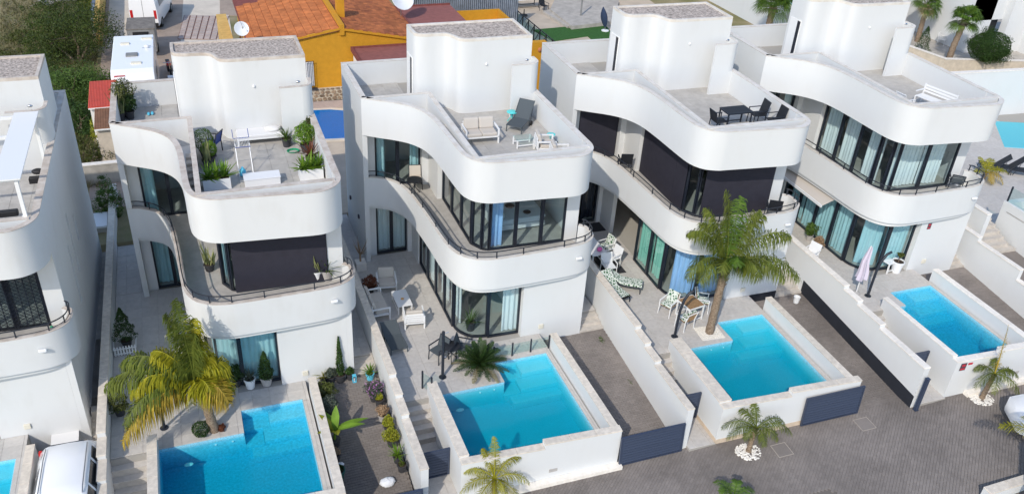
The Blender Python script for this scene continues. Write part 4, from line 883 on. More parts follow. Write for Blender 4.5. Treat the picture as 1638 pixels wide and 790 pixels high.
for i in range(9):
    z = .75+1.5*i/8; rr = .2-.14*(i/8)**1.2; rows.append([((rr*(1+.28*math.cos(6*a)))*math.cos(a)+.03*math.sin(i), (rr*(1+.28*math.cos(6*a)))*math.sin(a), z+.06*math.sin(3*a)) for a in [2*math.pi*j/24 for j in range(25)]])
s.grid(rows).build('canopy', 'lilac', t, 60); MB().lathe([(.18,0),(.17,.06),(.04,.09)]).build('base', 'pot_grey', t)
table('small white stool table beside the white pot', 4, (at(4,1417,432,0).x,at(4,1417,432,0).y,0), 10, .5, .5, .5, 'white_plastic', 'white_paint')
chair('white garden chair against the boundary wall of rightmost villa', 4, (-6.5,-5.1,0), -70, 'white_paint', 'white_plastic')
t = thing('awning', 'beige awning half rolled out under the balcony', 'awning', 4, (0,0,0)); s = MB(); s.add([(-5.0,-.9,2.58),(-5.0,-4.2,2.58),(-5.75,-4.2,2.3),(-5.75,-.9,2.3)]+[(-5.0,-.9,2.56),(-5.0,-4.2,2.56),(-5.75,-4.2,2.28),(-5.75,-.9,2.28)], [(0,1,2,3),(4,5,6,7),(0,1,5,4),(1,2,6,5),(2,3,7,6),(3,0,4,7)]); s.build('fabric', 'awning', t)
MB().box(-5.8,-5.752,-4.2,-.9,2.2,2.32).build('valance_bar', 'white_plastic', t)
for yk in (-1.1,-4.0): MB().bar((-4.95,yk,2.5), (-5.7,yk,2.26), .03).build('arm', 'white_paint', t)
# plaques and wall fittings
def plaque(label, h, x, z, w_, h_, mt, m2=None, yy=None):
    y = YD[h]; fl, fr = y['fl'], y['fr']; fy = fl[1]+(fr[1]-fl[1])*(x-fl[0])/(fr[0]-fl[0]) if yy is None else yy
    t = thing('wall_plaque', label, 'sign', h, (x,fy-.012,z), math.atan2(fr[1]-fl[1],fr[0]-fl[0]) if yy is None else 0)
    MB().box(-w_/2,w_/2,-.006,.006,-h_/2,h_/2).build('plate', mt, t)
    if m2: MB().box(-w_*.3,w_*.3,-.010,-.0065,.02,h_*.36).build('symbol', m2, t); MB().box(-w_*.4,w_*.4,-.010,-.0065,-h_*.4,-.06).build('lettering_band', m2, t)
plaque('dark and red alarm plaque on the pool wall', 4, -5.25, .12, .26, .34, 'sign_dark', 'sign_red'); plaque('small red strip plaque right of the alarm plaque', 4, -4.95, .22, .2, .09, 'sign_red')
plaque('dark and red plaque under the balcony of rightmost villa', 4, -2.05, 2.2, .2, .3, 'sign_dark', 'sign_red', -6.74)
# ---------------------------------------------------------------- palms and plants of the plots
q = at(1,343.5,688,0)
palm('big yellow green palm with drooping fronds beside rippled pool', 1, (q.x,q.y,-.02), [(0,0,0),(-.12,.05,1.0),(-.34,.12,2.0)], (.17,.12),
     [(112,84,2.9,.36,'palm_green'),(128,80,2.6,.40,'palm_green'),(90,80,2.3,.45,'palm_yellow'),(60,74,1.9,.55,'palm_yellow'),(20,70,1.5,.7,'palm_yellow'),(150,64,2.0,.62,'palm_yellow'),(160,54,2.7,.72,'palm_green'),(170,44,2.8,.78,'palm_green'),
      (182,50,2.3,.88,'palm_yellow'),(196,36,2.2,.85,'palm_green'),(208,30,2.3,.92,'palm_gold'),(-25,50,1.5,.95,'palm_yellow'),(-50,48,1.7,.95,'palm_gold'),(-70,58,1.7,.95,'palm_yellow'),(-100,64,1.3,.9,'palm_yellow'),(165,66,1.8,.7,'palm_green'),(70,84,1.9,.45,'palm_green'),(-5,62,1.7,.8,'palm_yellow')],
     1.0, 'palm_green', 100, 1.5, .042, seed=3)
q = at(3,1134.5,532,0)
palm('tall feathery palm in a white gravel square by the pool', 3, (q.x,q.y,-.02), [(0,0,0),(.03,0,1.5),(.10,.02,3.2)], (.17,.14),
     [(100,82,3.0,.44,'palm_green'),(62,84,2.8,.46,'palm_fresh'),(20,76,2.6,.52),(165,62,2.8,.68),(148,72,2.7,.55),(186,44,2.2,.85),(205,46,2.0,.9),(-15,58,2.9,.66),(2,68,2.6,.58),(-27,38,2.6,.8),(-42,44,2.3,.85),(-100,62,1.8,.8,'palm_fresh'),(-70,52,1.9,.85),(232,56,1.8,.85),(72,58,2.3,.7),(120,62,2.2,.68)], .86, 'palm_green', 90, 1.4, .034, seed=5)
t = struct(inframe(MB().box(-.5,.5,-.42,.42,-.03,.012).build('gravel_bed', 'pebble'), 3, (q.x,q.y,0), R(-4))); 
s = MB(); rng = random.Random(4)
for i in range(520):
    a, b = rng.uniform(-.48,.48), rng.uniform(-.4,.4); s.ell((a,b,.015), (rng.uniform(.015,.03),rng.uniform(.012,.025),.014), 6, 4)
stuff(s.build('white_gravel', 'pebble', t, 60))
def rocks(par, r, n, seed, mt='rock_white'):
    s = MB(); rng = random.Random(seed)
    for i in range(n):
        a = rng.uniform(0,6.28); d = r*rng.random()**.5; k = rng.uniform(.02,.048); s.ell((d*math.cos(a)*1.15,d*math.sin(a),.01+k*.3), (k*1.2,k,k*.7), 7, 5, .18, rng)
    o = s.build('white_rocks', mt, par); return stuff(o)
def street_palm(label, px, py, trunk, fr, leaf, llen, seed, rock=True):
    x = y = 0; z = -.8
    for _ in range(4): p = at(9, px, py, z); z = street_z(p.x)
    t = palm(label, 9, (p.x,p.y,z-.02), trunk, (.095,.075), fr, llen, leaf, 46, 1.1, .02, 'young palms along the street', seed=seed, boots=False)
    if rock: rocks(t, .40, 260, seed)
    return t
street_palm('young green palm in white stones before the open gate', 1197,722, [(0,0,0),(.02,.02,.55),(.10,.05,1.05)], [(160,42,1.25,.85),(185,40,1.2,.9),(-22,40,1.3,.9),(-5,48,1.2,.85),(70,62,.95,.6),(-60,45,.9,.9),(130,60,1.0,.7),(-100,40,.8,.9),(-150,45,.85,.9)], 'palm_green', .38, 11)
street_palm('young palm with a tall brown tipped frond beside alarm plaque', 1570,637, [(0,0,0),(.05,.0,.6),(.16,.03,1.15)], [(90,84,1.55,.12,'palm_gold'),(150,50,.95,.9),(190,35,1.0,.95),(-20,40,1.0,.95),(-70,30,.9,.95),(-40,60,.9,.9),(230,35,.9,.95),(60,60,.8,.7)], 'palm_green', .38, 12)
street_palm('young yellow palm before the cycad pool wall', 790,800, [(0,0,0),(0,.02,.5),(-.02,.03,1.0)], [(70,70,1.3,.4),(20,55,1.25,.7),(-15,35,1.1,.9),(160,50,1.15,.75),(185,35,1.1,.95),(-60,30,1.1,.95),(-110,30,1.1,.9),(110,66,1.1,.5),(-140,25,1.0,.9),(-85,45,1.0,.9)], 'palm_yellow', .36, 13)
p = at(9,1172,800,-.2); palm('palm crown just showing at the bottom edge', 9, (p.x,p.y,street_z(p.x)), [(0,0,0),(0,0,.8)], (.09,.07), [(k*51, 40+20*(k % 2), .8, .8) for k in range(7)], .3, 'palm_fresh', 30, .7, .026, 'young palms along the street', seed=14, boots=False)
p = at(9,1640,800,-.3); palm('yellow palm over the white car at lower right', 9, (p.x,p.y,street_z(p.x)), [(0,0,0),(.15,.1,1.0),(.6,.35,2.0)], (.13,.11), [(140,42,1.6,.75),(120,66,1.2,.7),(90,45,1.4,.8),(60,55,1.5,.8),(20,40,1.5,.9),(-30,40,1.4,.9),(-80,35,1.4,.9),(-120,40,1.3,.9),(235,45,1.3,.9)], .45, 'palm_yellow', 40, .8, .03, 'young palms along the street', seed=15)
# cycad
q = at(2,768,588,0); t = thing('cycad', 'dark green cycad with stiff arching fronds at the pool corner', 'cycad', 2, (q.x-.05,q.y-.1,0)); MB().tube([(0,0,-.02),(0,0,.28)], .14, 10, .12).build('trunk', 'trunk_palm', t, 60); rng = random.Random(8)
for k in range(46):
    s = MB(); el = 1.35-1.25*(k/46)**.8; frond(s, (0,0,.27), k*2.4, el, rng.uniform(1.1,1.32), .28, .23, rng, 44, .15, .02, .08); s.build('frond', 'cycad' if k < 41 else 'leaf_dry', t, fix=False)
# first villa: terrace, patio, drive
def pl(label, h, px, py, z, *a, **k):
    q = at(h, px, py, z); return plant(label, h, (q.x,q.y,z), *a, **k)
pl('pale snake plant behind the left yucca box', 1,333,268,TZ,'snake','snake',.25,.75,'pot_dark')
pl('round green shrub left of the blue folding chair', 1,329,252,TZ,'ball','leaf_mid',.28,.6,'pot_dark'); pl('yellow green shrub between snake plant and drying rack', 1,338,262,TZ,'ball','leaf_bright',.2,.42,'pot_dark')
pl('red brown spiky plant by the right roof parapet', 1,498,262,TZ,'spiky','leaf_red',.35,.62,'pot_dark'); pl('yellow green bush by the right roof parapet', 1,489,243,TZ,'bush','leaf_bright',.27,.6,'pot_dark'); pl('golden yucca on a short stem by screen wall', 1,478,222,TZ,'spiky','leaf_yellow',.3,.45,'pot_dark',stem=.25); pl('small green palm in black pot by the day bed', 1,459,234,TZ,'spiky','leaf_mid',.25,.42,'pot_dark')
pl('olive green shrub by the tower parapet', 1,497,226,TZ,'bush','leaf_olive',.16,.5,'pot_dark')
pl('leafy green shrub on the back terrace', 1,203,186,TZ,'bush','leaf_olive',.3,.85,'pot_dark'); pl('tall pale snake plant on the back terrace', 1,194,193,TZ,'snake','snake',.3,.85,'pot_dark'); pl('dark shrub behind the snake plant on back terrace', 1,209,190,TZ,'bush','leaf_dark',.2,.5,'pot_dark')
pl('snake plant in black pot on the balcony', 1,336,432,3.36,'snake','snake',.22,.75,'pot_dark',.17,.26); pl('green spiky plant at the right end of balcony', 1,523,447,3.36,'spiky','leaf_mid',.35,.65,'pot_grey',.2,.4); pl('pale snake plant at the right end of balcony', 1,508,449,3.36,'snake','snake',.2,.6,'white_plastic',.15,.4); 
plant('dark green potted tree inside the white picket fence', 1, (-7.72,-2.95,0),'cone','leaf_dark',.42,1.35,'pot_dark',.2,.3,stem=.15)
pl('tall yellow green plant by the left wall under palm', 1,193,662,0,'cone','leaf_olive',.36,1.35,'pot_dark',.2,.3)
pl('round clipped shrub at the foot of the palm', 1,323,694,0,'ball','leaf_dark',.30,.52,None,cat='shrub',name='clipped_shrub'); pl('low red leaved plant at the palm foot', 1,354,687,0,'bush','leaf_red',.13,.2,None,cat='plant',name='low_plant')
pl('spiky plant in tall white pot before the curtain', 1,401,619,0,'spiky','leaf_grey',.35,.5,'white_plastic',.2,.42); pl('bushy conifer in grey pot right of the curtained window', 1,427,614,0,'cone','leaf_dark',.3,1.15,'pot_grey',.23,.38); pl('dark leafy plant between palm and white pot', 1,380,616,0,'bush','leaf_dark',.26,.6,'pot_dark')
dz1 = -.27
pl('slender cypress in black pot on the driveway', 1,545,609,dz1,'cone','leaf_dark',.16,1.75,'pot_dark',.22,.35,cat='cypress',name='potted_cypress')
pl('orange tinged dracaena by the pool wall end', 1,518,611,dz1,'spiky','leaf_yellow',.3,.6,'pot_dark'); pl('small square box shrub by the pool wall end', 1,503,604,dz1,'ball','leaf_bright',.2,.35,'pot_grey'); pl('grey green plant left of cypress pot', 1,530,611,dz1,'bush','leaf_grey',.2,.35,'pot_dark')
pl('dark bushy plant along the pool wall', 1,521,643,dz1-.1,'bush','leaf_olive',.36,.55,'pot_dark'); pl('silvery bushy plant along the pool wall', 1,527,666,dz1-.15,'bush','leaf_grey',.36,.55,'pot_dark')
pl('dry leaved pot by the banana plant', 1,538,735,dz1-.3,'bush','dry',.14,.2,'pot_dark'); pl('green shrub in net basket by gate', 1,541,768,dz1-.35,'bush','leaf_dark',.16,.15,'net_green',.24,.5)
q = at(1,536,712,dz1-.25); t = thing('banana_plant', 'banana plant with broad yellow green leaves', 'banana plant', 1, (q.x,q.y,dz1-.25)); MB().lathe([(.15,0),(.2,.3),(.18,.3)]).build('pot', 'pot_dark', t, 40); MB().tube([(0,0,.2),(.03,0,.75)], .05, 8, .035).build('stem', 'leaf_bright', t); rng = random.Random(2)
for az, el, L in ((-20,30,.95),(10,15,1.0),(70,65,.8),(150,55,.75),(200,30,.6),(-90,40,.7),(110,35,.7)): s = MB(); blade(s, (.03,0,.72), R(az), R(el), L*1.35, .34, .4, 6, .15); s.build('leaf', 'leaf_yellow' if az in (150,200,-90) else 'leaf_bright', t, fix=False)
B1 = [('green agave in blue pot by the boundary wall', 592,606,'spiky','leaf_bright',.35,.5,'aqua'),('purple flowering bush by the boundary wall', 598,640,'bush','leaf_grey',.3,.5,'pot_dark'),('bright leafed sprig by the boundary wall', 607,648,'bush','leaf_yellow',.1,.3,'pot_dark'),('dry heather plant by the boundary wall', 612,672,'bush','dry',.2,.35,'pot_grey'),('yellow shrub nearest the heather', 621,690,'bush','leaf_yellow',.18,.4,'pot_dark'),('broad yellow shrub in the middle of the row', 626,712,'bush','leaf_yellow',.26,.45,'pot_dark'),('green spiky palm near the gate', 636,738,'spiky','leaf_bright',.3,.55,'pot_dark'),('small empty looking pot nearest the gate', 643,752,'bush','leaf_olive',.08,.1,'pot_dark')]
for i, (lb, x, y, k, lf, r, hg, pt_) in enumerate(B1): pl(lb, 1, x, y, dz1-.08*i*.7, k, lf, r, hg, pt_, group='potted plants along the driveway wall', extra='plant_pink' if 'purple' in lb else None)
pl('small dark plant by the blue lantern', 1,560,606,dz1,'bush','leaf_dark',.14,.25,'pot_dark')
q = at(1,567,610,dz1); t = thing('lantern', 'pale blue lantern at the head of driveway', 'lantern', 1, (q.x,q.y,dz1)); MB().box(-.07,.07,-.07,.07,0,.03).box(-.07,.07,-.07,.07,.28,.31).build('frame', 'aqua', t)
for sx in (-.06,.06):
    for sy in (-.06,.06): MB().box(sx-.008,sx+.008,sy-.008,sy+.008,.03,.28).build('bar', 'aqua', t)
MB().lathe([(.03,.03),(.03,.16)]).build('candle', 'white_plastic', t)
for x, y, lb, sc, zz in ((504,622,'white plastic bag by the pool wall end',.16,dz1), (620,775,'large white sack by the driveway gate',.27,-1.0), (544,745,'crumpled white bag beside net basket',.14,-.8)):
    q = at(1,x,y,zz); rng = random.Random(x); inframe(tag(MB().ell((0,0,sc*.5), (sc,sc*.75,sc*.5), 16, 10, .12, rng).build('sack', 'bag_white', None, 180), lb, 'bag'), 1, (q.x,q.y,zz))
# second, third, fourth villas
pl('red brown leafy plant by the beige sofa', 2,592,470,0,'bush','leaf_red',.32,.45,'pot_dark',.18,.4); pl('potted palm behind the curved living room glass', 2,752,527,.02,'spiky','leaf_mid',.3,.7,'pot_dark',.2,.4)
q = at(2,577,430,0); t = thing('dry_tree', 'bare dry shrub in a pale pot at the patio end', 'potted plant', 2, (q.x,q.y,0)); MB().box(-.22,.22,-.22,.22,0,.4).build('pot', 'coping_pale', t, bevel=.02); s = MB(); rng = random.Random(3); s.tube([(0,0,.3),(0,0,.8)], .04, 6)
for i in range(34):
    a = rng.uniform(0,6.28); e = Vector((math.cos(a)*rng.uniform(.1,.4), math.sin(a)*rng.uniform(.1,.4), rng.uniform(.9,1.5))); s.tube([(0,0,.75), e*.6+Vector((0,0,.25)), e], .012, 4, .004)
s.build('branches', 'dry', t)
pl('green leafy plant by the awning window', 4,1293,384,0,'bush','leaf_mid',.28,.6,'pot_grey'); pl('dry brown plant against the boundary wall', 4,1306,402,0,'bush','dry',.22,.45,'terracotta'); pl('young tree in tall white pot', 4,1432,434,0,'bush','leaf_olive',.12,.15,'white_plastic',.26,.55,stem=.25)
q = at(3,1273,483,-.4); inframe(tag(MB().lathe([(.11,0),(.15,.3),(.16,.3),(.14,.3),(.12,.05)]).build('bucket', 'white_plastic', None, 40), 'white bucket by the steps of open driveway', 'bucket'), 3, (q.x,q.y,-.42))
for i, (x, y, lb) in enumerate(((963,545,'green weeds at the top of the empty driveway wall'),(1010,605,'green weeds halfway along the empty driveway wall'))):
    q = at(2,x,y,-.5); s = MB(); rng = random.Random(i); leafcloud(s, ellfn((0,0,.08), (.1,.2,.1), rng), 160, .05, rng); inframe(tag(s.build('weeds', 'leaf_mid', fix=False), lb, 'weeds'), 2, (q.x-.05,q.y,-.52-.25*i))
# ---------------------------------------------------------------- plots behind the villas
def aty(px, py, y):
    d = ray(px, py); k = (y-CAM.y)/d.y; return CAM+d*k
def prt(name, par, mt, *boxes, **k):
    s = MB()
    for b in boxes: s.box(*b)
    return s.build(name, mt, par, **k)
# sheets on the ground
struct(MB().prism([(-18.6,8),(-14.2,8),(-13.6,26),(-11.0,44),(-18.4,44)], -.2, -.03).build('track', 'track'))
struct(MB().prism([(-18.2,31),(-16.6,31),(-16.2,46),(-18.2,46)], -.2, -.02).build('sand_strip', 'sand_pale'))
struct(MB().prism([(-14.1,5),(-7.3,5),(-7.6,18.6),(-10.4,18.6),(-9.4,44),(-12.6,44),(-13.7,27)], -.2, -.025).build('sand_yard', 'sand_pale'))
struct(MB().prism([(-10.3,37.2),(-8.6,36.4),(-7.5,48),(-9.5,48)], -.2, -.012).build('earth_bed', 'track'))
g = struct(MB().prism([(-13.6,31.9),(-10.6,31.2),(-9.7,36.6),(-12.9,37.4)], -.2, -.005).build('tiled_yard', 'grid_joint'))
A, B_, C_, D_ = Vector((-13.6,31.9)), Vector((-10.6,31.2)), Vector((-9.7,36.6)), Vector((-12.9,37.4))
for i in range(7):
    for j in range(9):
        f = lambda u, v: (A.lerp(B_, u)).lerp(D_.lerp(C_, u), v)
        e = .008; c = [f((i+.1)/7,(j+.06)/9), f((i+.9)/7,(j+.06)/9), f((i+.9)/7,(j+.94)/9), f((i+.1)/7,(j+.94)/9)]
        MB().prism([tuple(p) for p in c], -.01, .025).build('tile', 'grid_tile', g)
struct(MB().box(-9.6,-3.0,4.7,18.5,-.2,-.02).build('back_yard', 'sand')); struct(MB().prism([(-9.8,17.7),(-3,17.3),(-3,18.45),(-9.8,18.7)], -.1, .0).build('gravel_band', 'grid_tile'))
# small blue pool between the first two villas
P = thing('swimming_pool', 'royal blue pool between the villas before the ochre house', 'swimming pool', 9, (0,0,0))
pp = [(-9.3,13.4),(-5.2,12.9),(-4.7,16.7),(-5.6,17.1),(-8.2,17.4),(-9.6,16.4)]
MB().prism([(a*1.0+(a+7)*.12, b+(b-15.2)*.14) for a, b in pp], -.2, .03).build('coping', 'sand_pale', P); 
MB().prism(pp, -.1, .036).build('basin', 'pool_tile_royal', P); MB().add([(a,b,.045) for a, b in pp], [tuple(range(6))]).build('water', 'water_flat', P, fix=False)
# the ochre house
Hh = thing('ochre_house', 'ochre house with orange tiled gable roof behind the villas', 'house', 9, (0,0,0)); yF = 18.7; xl, xm, xq = -9.6, -4.5, .3; zl_, zr_, zq = 3.55, 4.45, 3.5
s = MB(); n = [(xl,0),(xq,0),(xq,zq),(xm,zr_),(xl,zl_)]; s.add([(x,yF,z) for x, z in n]+[(x,yF+10,z) for x, z in n], [(0,1,2,3,4),(9,8,7,6,5)]+[(i,(i+1)%5,5+(i+1)%5,5+i) for i in range(5)]); s.build('wall', 'ochre', Hh)
def onroof(x, y, side, up):
    z = zl_+(zr_-zl_)*(x-xl)/(xm-xl) if side == 0 else zr_+(zq-zr_)*(x-xm)/(xq-xm); return (x, y, z+up)
MB().add([onroof(xl-.2,yF-.12,0,.03),onroof(xm,yF-.12,0,.03),onroof(xm,yF+10,0,.03),onroof(xl-.2,yF+10,0,.03)]+[onroof(xl-.2,yF-.12,0,-.12),onroof(xm,yF-.12,0,-.12),onroof(xm,yF+10,0,-.12),onroof(xl-.2,yF+10,0,-.12)], [(0,1,2,3),(4,5,6,7),(0,1,5,4),(1,2,6,5),(2,3,7,6),(3,0,4,7)]).build('roof', 'roof_red_rim', Hh)
ro = [o for o in Hh.children if o.name.startswith('roof')][0]
for i in range(11):
    for j in range(18):
        w_ = (xm-xl+.1)/11; x0 = xl-.15+i*w_; y0 = yF-.1+j*.46+(.23 if i % 2 else 0)-.0; y1 = min(y0+.45, yF+9); 
        if x0+w_ > xm: continue
        MB().add([onroof(x0+.01,y0,0,.075),onroof(x0+w_-.01,y0,0,.055),onroof(x0+w_-.01,y1,0,.055),onroof(x0+.01,y1,0,.075)]+[onroof(x0+.01,y0,0,.03),onroof(x0+w_-.01,y0,0,.03),onroof(x0+w_-.01,y1,0,.03),onroof(x0+.01,y1,0,.03)], [(0,1,2,3),(0,1,5,4),(1,2,6,5),(2,3,7,6),(3,0,4,7)]).build('roof_tile', 'roof_tile', ro)
s = MB()
for i in range(17):
    for j in range(32):
        w_ = (xq-xm+.2)/17; x0 = xm+.28+i*w_*.94; y0 = yF-.1+j*.28+(.14 if i % 2 else 0)
        s.add([onroof(x0,y0,1,.06),onroof(x0+w_*.9,y0,1,.09),onroof(x0+w_*.9,y0+.26,1,.09),onroof(x0,y0+.26,1,.06)]+[onroof(x0,y0,1,-.02),onroof(x0+w_*.9,y0,1,-.02),onroof(x0+w_*.9,y0+.26,1,-.02),onroof(x0,y0+.26,1,-.02)], [(0,1,2,3),(0,1,5,4),(1,2,6,5),(2,3,7,6),(3,0,4,7)])
stuff(s.build('small_roof_tiles', 'roof_tile_old', Hh))
prt('ridge_wall', Hh, 'ochre', (xm-.02,xm+.26,yF-.12,yF+10,zr_-.4,zr_+.24)); prt('chimney', Hh, 'ochre', (xm+.3,xm+.75,yF+2.2,yF+2.8,zr_-.4,zr_+1.1))
s = MB()
for sd in (0, 1):
    a, b = (xl-.2, xm) if sd == 0 else (xm+.26, xq+.2); P0 = onroof(a,yF-.05,sd,-.02); P1 = onroof(b,yF-.05,sd,-.02); s.bar(P0, P1, .16, .12)
s.build('verge', 'ochre', Hh)
a = aty(488,100,yF); b = aty(503,137,yF); w_ = prt('window', Hh, 'white_paint', (a.x,b.x,yF-.04,yF-.002,b.z,a.z)); 
for k in range(6): prt('grille_bar', w_, 'car_trim', (a.x+(b.x-a.x)*k/5-.01,a.x+(b.x-a.x)*k/5+.01,yF-.2,yF-.18,b.z-.1,a.z+.1))
prt('grille_rail', w_, 'car_trim', (a.x-.05,b.x+.05,yF-.205,yF-.175,a.z+.08,a.z+.11), (a.x-.05,b.x+.05,yF-.205,yF-.175,b.z-.1,b.z-.07)); prt('sill', w_, 'pot_dark', (a.x-.1,b.x+.15,yF-.25,yF-.003,b.z-.2,b.z-.13))
bs = prt('stone_base', Hh, 'mortar', (xl,xq,yF-.12,yF-.003,0,.82)); rng = random.Random(6); x = -7.3
zrow = 0
while zrow < .78:
    x = -7.6+rng.uniform(0,.2); hh = rng.uniform(.17,.27)
    while x < -3.6:
        ww = rng.uniform(.2,.42); z1 = min(.82, zrow+hh*rng.uniform(.85,1.1)); n = 7; pts = []
        for k in range(n): t_ = 2*math.pi*k/n+rng.uniform(-.25,.25); pts.append((x+ww/2+math.cos(t_)*(ww/2-.012), (zrow+z1)/2+math.sin(t_)*((z1-zrow)/2-.01)))
        MB().add([(u,yF-.11,v) for u, v in pts]+[(x+ww/2+(u-x-ww/2)*.85,yF-.12-rng.uniform(.03,.06),(zrow+z1)/2+(v-(zrow+z1)/2)*.85) for u, v in pts], [tuple(range(n,2*n))]+[(k,(k+1)%n,n+(k+1)%n,n+k) for k in range(n)]).build('stone', 'rubble', bs); x += ww
    zrow += hh
def flatroof(label, x0, x1, y0, y1, z, wallm):
    t = thing('outbuilding', label, 'outbuilding', 9, (0,0,0)); prt('wall', t, wallm, (x0+.1,x1-.1,y0+.1,y1-.1,0,z-.15)); prt('roof', t, 'roof_red', (x0,x1,y0,y1,z-.149,z)); prt('roof_rim', t, 'roof_red_rim', (x0-.03,x0+.12,y0-.03,y1+.03,z-.17,z+.09), (x0+.121,x1,y0-.03,y0+.1,z-.17,z+.08), (x0+.121,x1,y1-.1,y1+.03,z-.17,z+.09)); return t
flatroof('white outbuilding with flat red roof before the ochre gable', -3.9,.4,15.7,18.5,3.25,'white_paint'); flatroof('outbuilding with flat red roof right of the big satellite dish', .5,4.4,20.4,25.4,3.5,'ochre')
def dish(label, P, r, az, base):
    t = thing('satellite_dish', label, 'satellite dish', 9, tuple(P)); s = MB().lathe([(.01,0),(r*.5,.04*r*2),(r*.85,.14*r*1.4),(r,.2*r*1.4),(r*.98,.22*r*1.4),(r*.5,.06*r*2),(.01,.02)], n=22); M_ = Matrix.Rotation(az, 3, 'Z') @ Matrix.Rotation(R(62), 3, 'X')
    s.v = [tuple(M_ @ Vector(v)) for v in s.v]; s.build('reflector', 'white_plastic', t, 60); f = M_ @ Vector((0,0,r*1.1)); MB().tube([M_ @ Vector((0,r*.9,.2)), f], .015, 5).build('feed_arm', 'rim', t); MB().tube([(0,0,-base),(0,0,-.02)], .03, 6).build('mast', 'rim', t); MB().ell(tuple(f), (.05,.05,.07)).build('receiver', 'pot_grey', t); return t
dish('white satellite dish on a mast before the orange roof', at(9,386,47,4.6), .42, R(8), 1.3); dish('large satellite dish at top edge on the brown roof', at(9,641,-3,4.9), .85, R(20), 1.2)
t = thing('garden_pillar', 'pale yellow wall left of the orange roof', 'wall', 9, (0,0,0)); prt('wall', t, 'ochre_pale', (-10.9,-10.25,19.0,30,0,2.2)); prt('plinth', t, 'sand', (-11.05,-10.95,19,30,0,.5))
t = thing('corrugated_fence', 'grey blue corrugated fence behind the flat red roof', 'fence', 9, (0,0,0)); s = MB()
for k in range(60): s.tube([(1.6+k*.16,29.3,0),(1.6+k*.16,29.3,3.6)], .075, 6)
s.build('sheet', 'corrugated', t, 60); prt('rail', t, 'grey_box', (1.5,11.2,29.38,29.44,3.3,3.4))
t = thing('yard_wall', 'low ochre yard wall holding a tufted plant', 'wall', 9, (0,0,0)); prt('wall', t, 'ochre', (5.3,5.5,26.1,28.6,0,2.0), (5.5,9.1,26.1,26.3,0,1.6), (9.1,9.3,26.1,28.6,0,2.0), (5.5,9.1,28.4,28.6,0,2.0)); prt('floor', t, 'sand_pale', (5.5,9.1,26.3,28.4,0,.9))
q = at(9,770,28,1.2); plant('tufted green plant behind the low ochre yard wall', 9, (q.x,q.y,.9),'spiky','leaf_mid',.5,1.0,'terracotta',.25,.4)
t = thing('terrace_fence', 'dark post and glass fence running back from the second villa', 'fence', 9, (0,0,0))
for k in range(11): MB().bar((11.2,20.3+k*1.15,-.2), (11.2,20.3+k*1.15,1.5), .07).build('post', 'car_trim', t)
for k in range(10): MB().box(11.19,11.21,20.36+k*1.15,21.4+k*1.15,.15,1.35).build('pane', 'glass', t); MB().bar((11.2,20.3+k*1.15,1.45), (11.2,21.45+k*1.15,1.45), .06).build('rail', 'car_trim', t); MB().bar((11.2,20.3+k*1.15,1.4), (11.2,21.45+k*1.15,.1), .035).build('brace', 'car_trim', t)
t = thing('ochre_gate_pillar', 'ochre pillar with terracotta face between second and third villas', 'pillar', 9, (0,0,0)); q = aty(862,80,14); prt('shaft', t, 'ochre', (q.x-.45,q.x+.5,14,14.4,-.1,q.z+.45)); MB().ell((q.x+.05,13.97,q.z), (.13,.08,.15)).build('ornament', 'terracotta', t, 180)
# back garden behind the third villa
GZ = .35
struct(MB().prism([(11.3,20),(24,18),(26,40),(11.3,40)], -.3, GZ-.05).build('garden_floor', 'sand')); struct(MB().prism([tuple(at(9,*p,GZ)[:2]) for p in ((852,48),(966,38),(985,60),(950,66),(940,58),(885,66))], GZ-.1, GZ+.01).build('lawn', 'lawn'))
s = MB(); rng = random.Random(3)
struct(MB().prism([tuple(at(9,*p,GZ+.3)[:2]) for p in ((880,15),(915,42),(985,34),(990,0),(890,-6))], GZ-.3, GZ+.3).build('raised_deck', 'concrete')); struct(MB().prism([tuple(at(9,*p,GZ+.15)[:2]) for p in ((868,18),(908,43),(918,40),(882,14))], GZ-.3, GZ+.15).build('deck_step', 'concrete'))
q = at(9,968,50,GZ); t = thing('folded_parasol', 'folded navy parasol with white round base on lawn', 'parasol', 9, (q.x,q.y,GZ)); MB().lathe([(.3,0),(.3,.06),(.05,.1)]).build('base', 'white_plastic', t); MB().tube([(0,0,0),(-.25,0,1.6)], .03, 6).build('pole', 'rim', t)
rows = []
for i in range(7):
    u = i/6; rr = .24*math.sin(math.pi*(.12+.85*u)); rows.append([(-.05-.35*u+rr*(1+.2*math.cos(5*a))*math.cos(a), rr*(1+.2*math.cos(5*a))*math.sin(a), .35+1.55*u) for a in [2*math.pi*j/20 for j in range(21)]])
MB().grid(rows).build('canopy', 'navy', t, 60)
q = at(9,838,12,GZ); table('white cloth table with dark bench at the top edge', 9, (q.x,q.y,GZ), 5, 2.4, .9, .75, 'white_plastic', 'car_trim'); q = at(9,870,18,GZ)
chair('dark garden chair right of the cloth table at top edge', 9, (q.x,q.y,GZ), 20); q = at(9,820,12,GZ); chair('dark navy garden chair left of the cloth table at top edge', 9, (q.x,q.y,GZ), -60, 'navy', 'navy')
q = at(9,838,25,GZ); inframe(tag(MB().lathe([(.3,0),(.28,.06),(.05,.08),(.03,.5)]).build('parasol_base', 'car_trim', None, 50), 'black round parasol base before the cloth table', 'parasol base'), 9, (q.x,q.y,GZ))
q = at(9,929,25,GZ+.3); t = thing('pergola_post', 'slim grey post on the raised deck', 'post', 9, (q.x,q.y,GZ+.3)); prt('shaft', t, 'grey_box', (-.05,.05,-.05,.05,0,2.3)); prt('foot', t, 'grey_box', (-.1,.1,-.1,.1,0,.02))
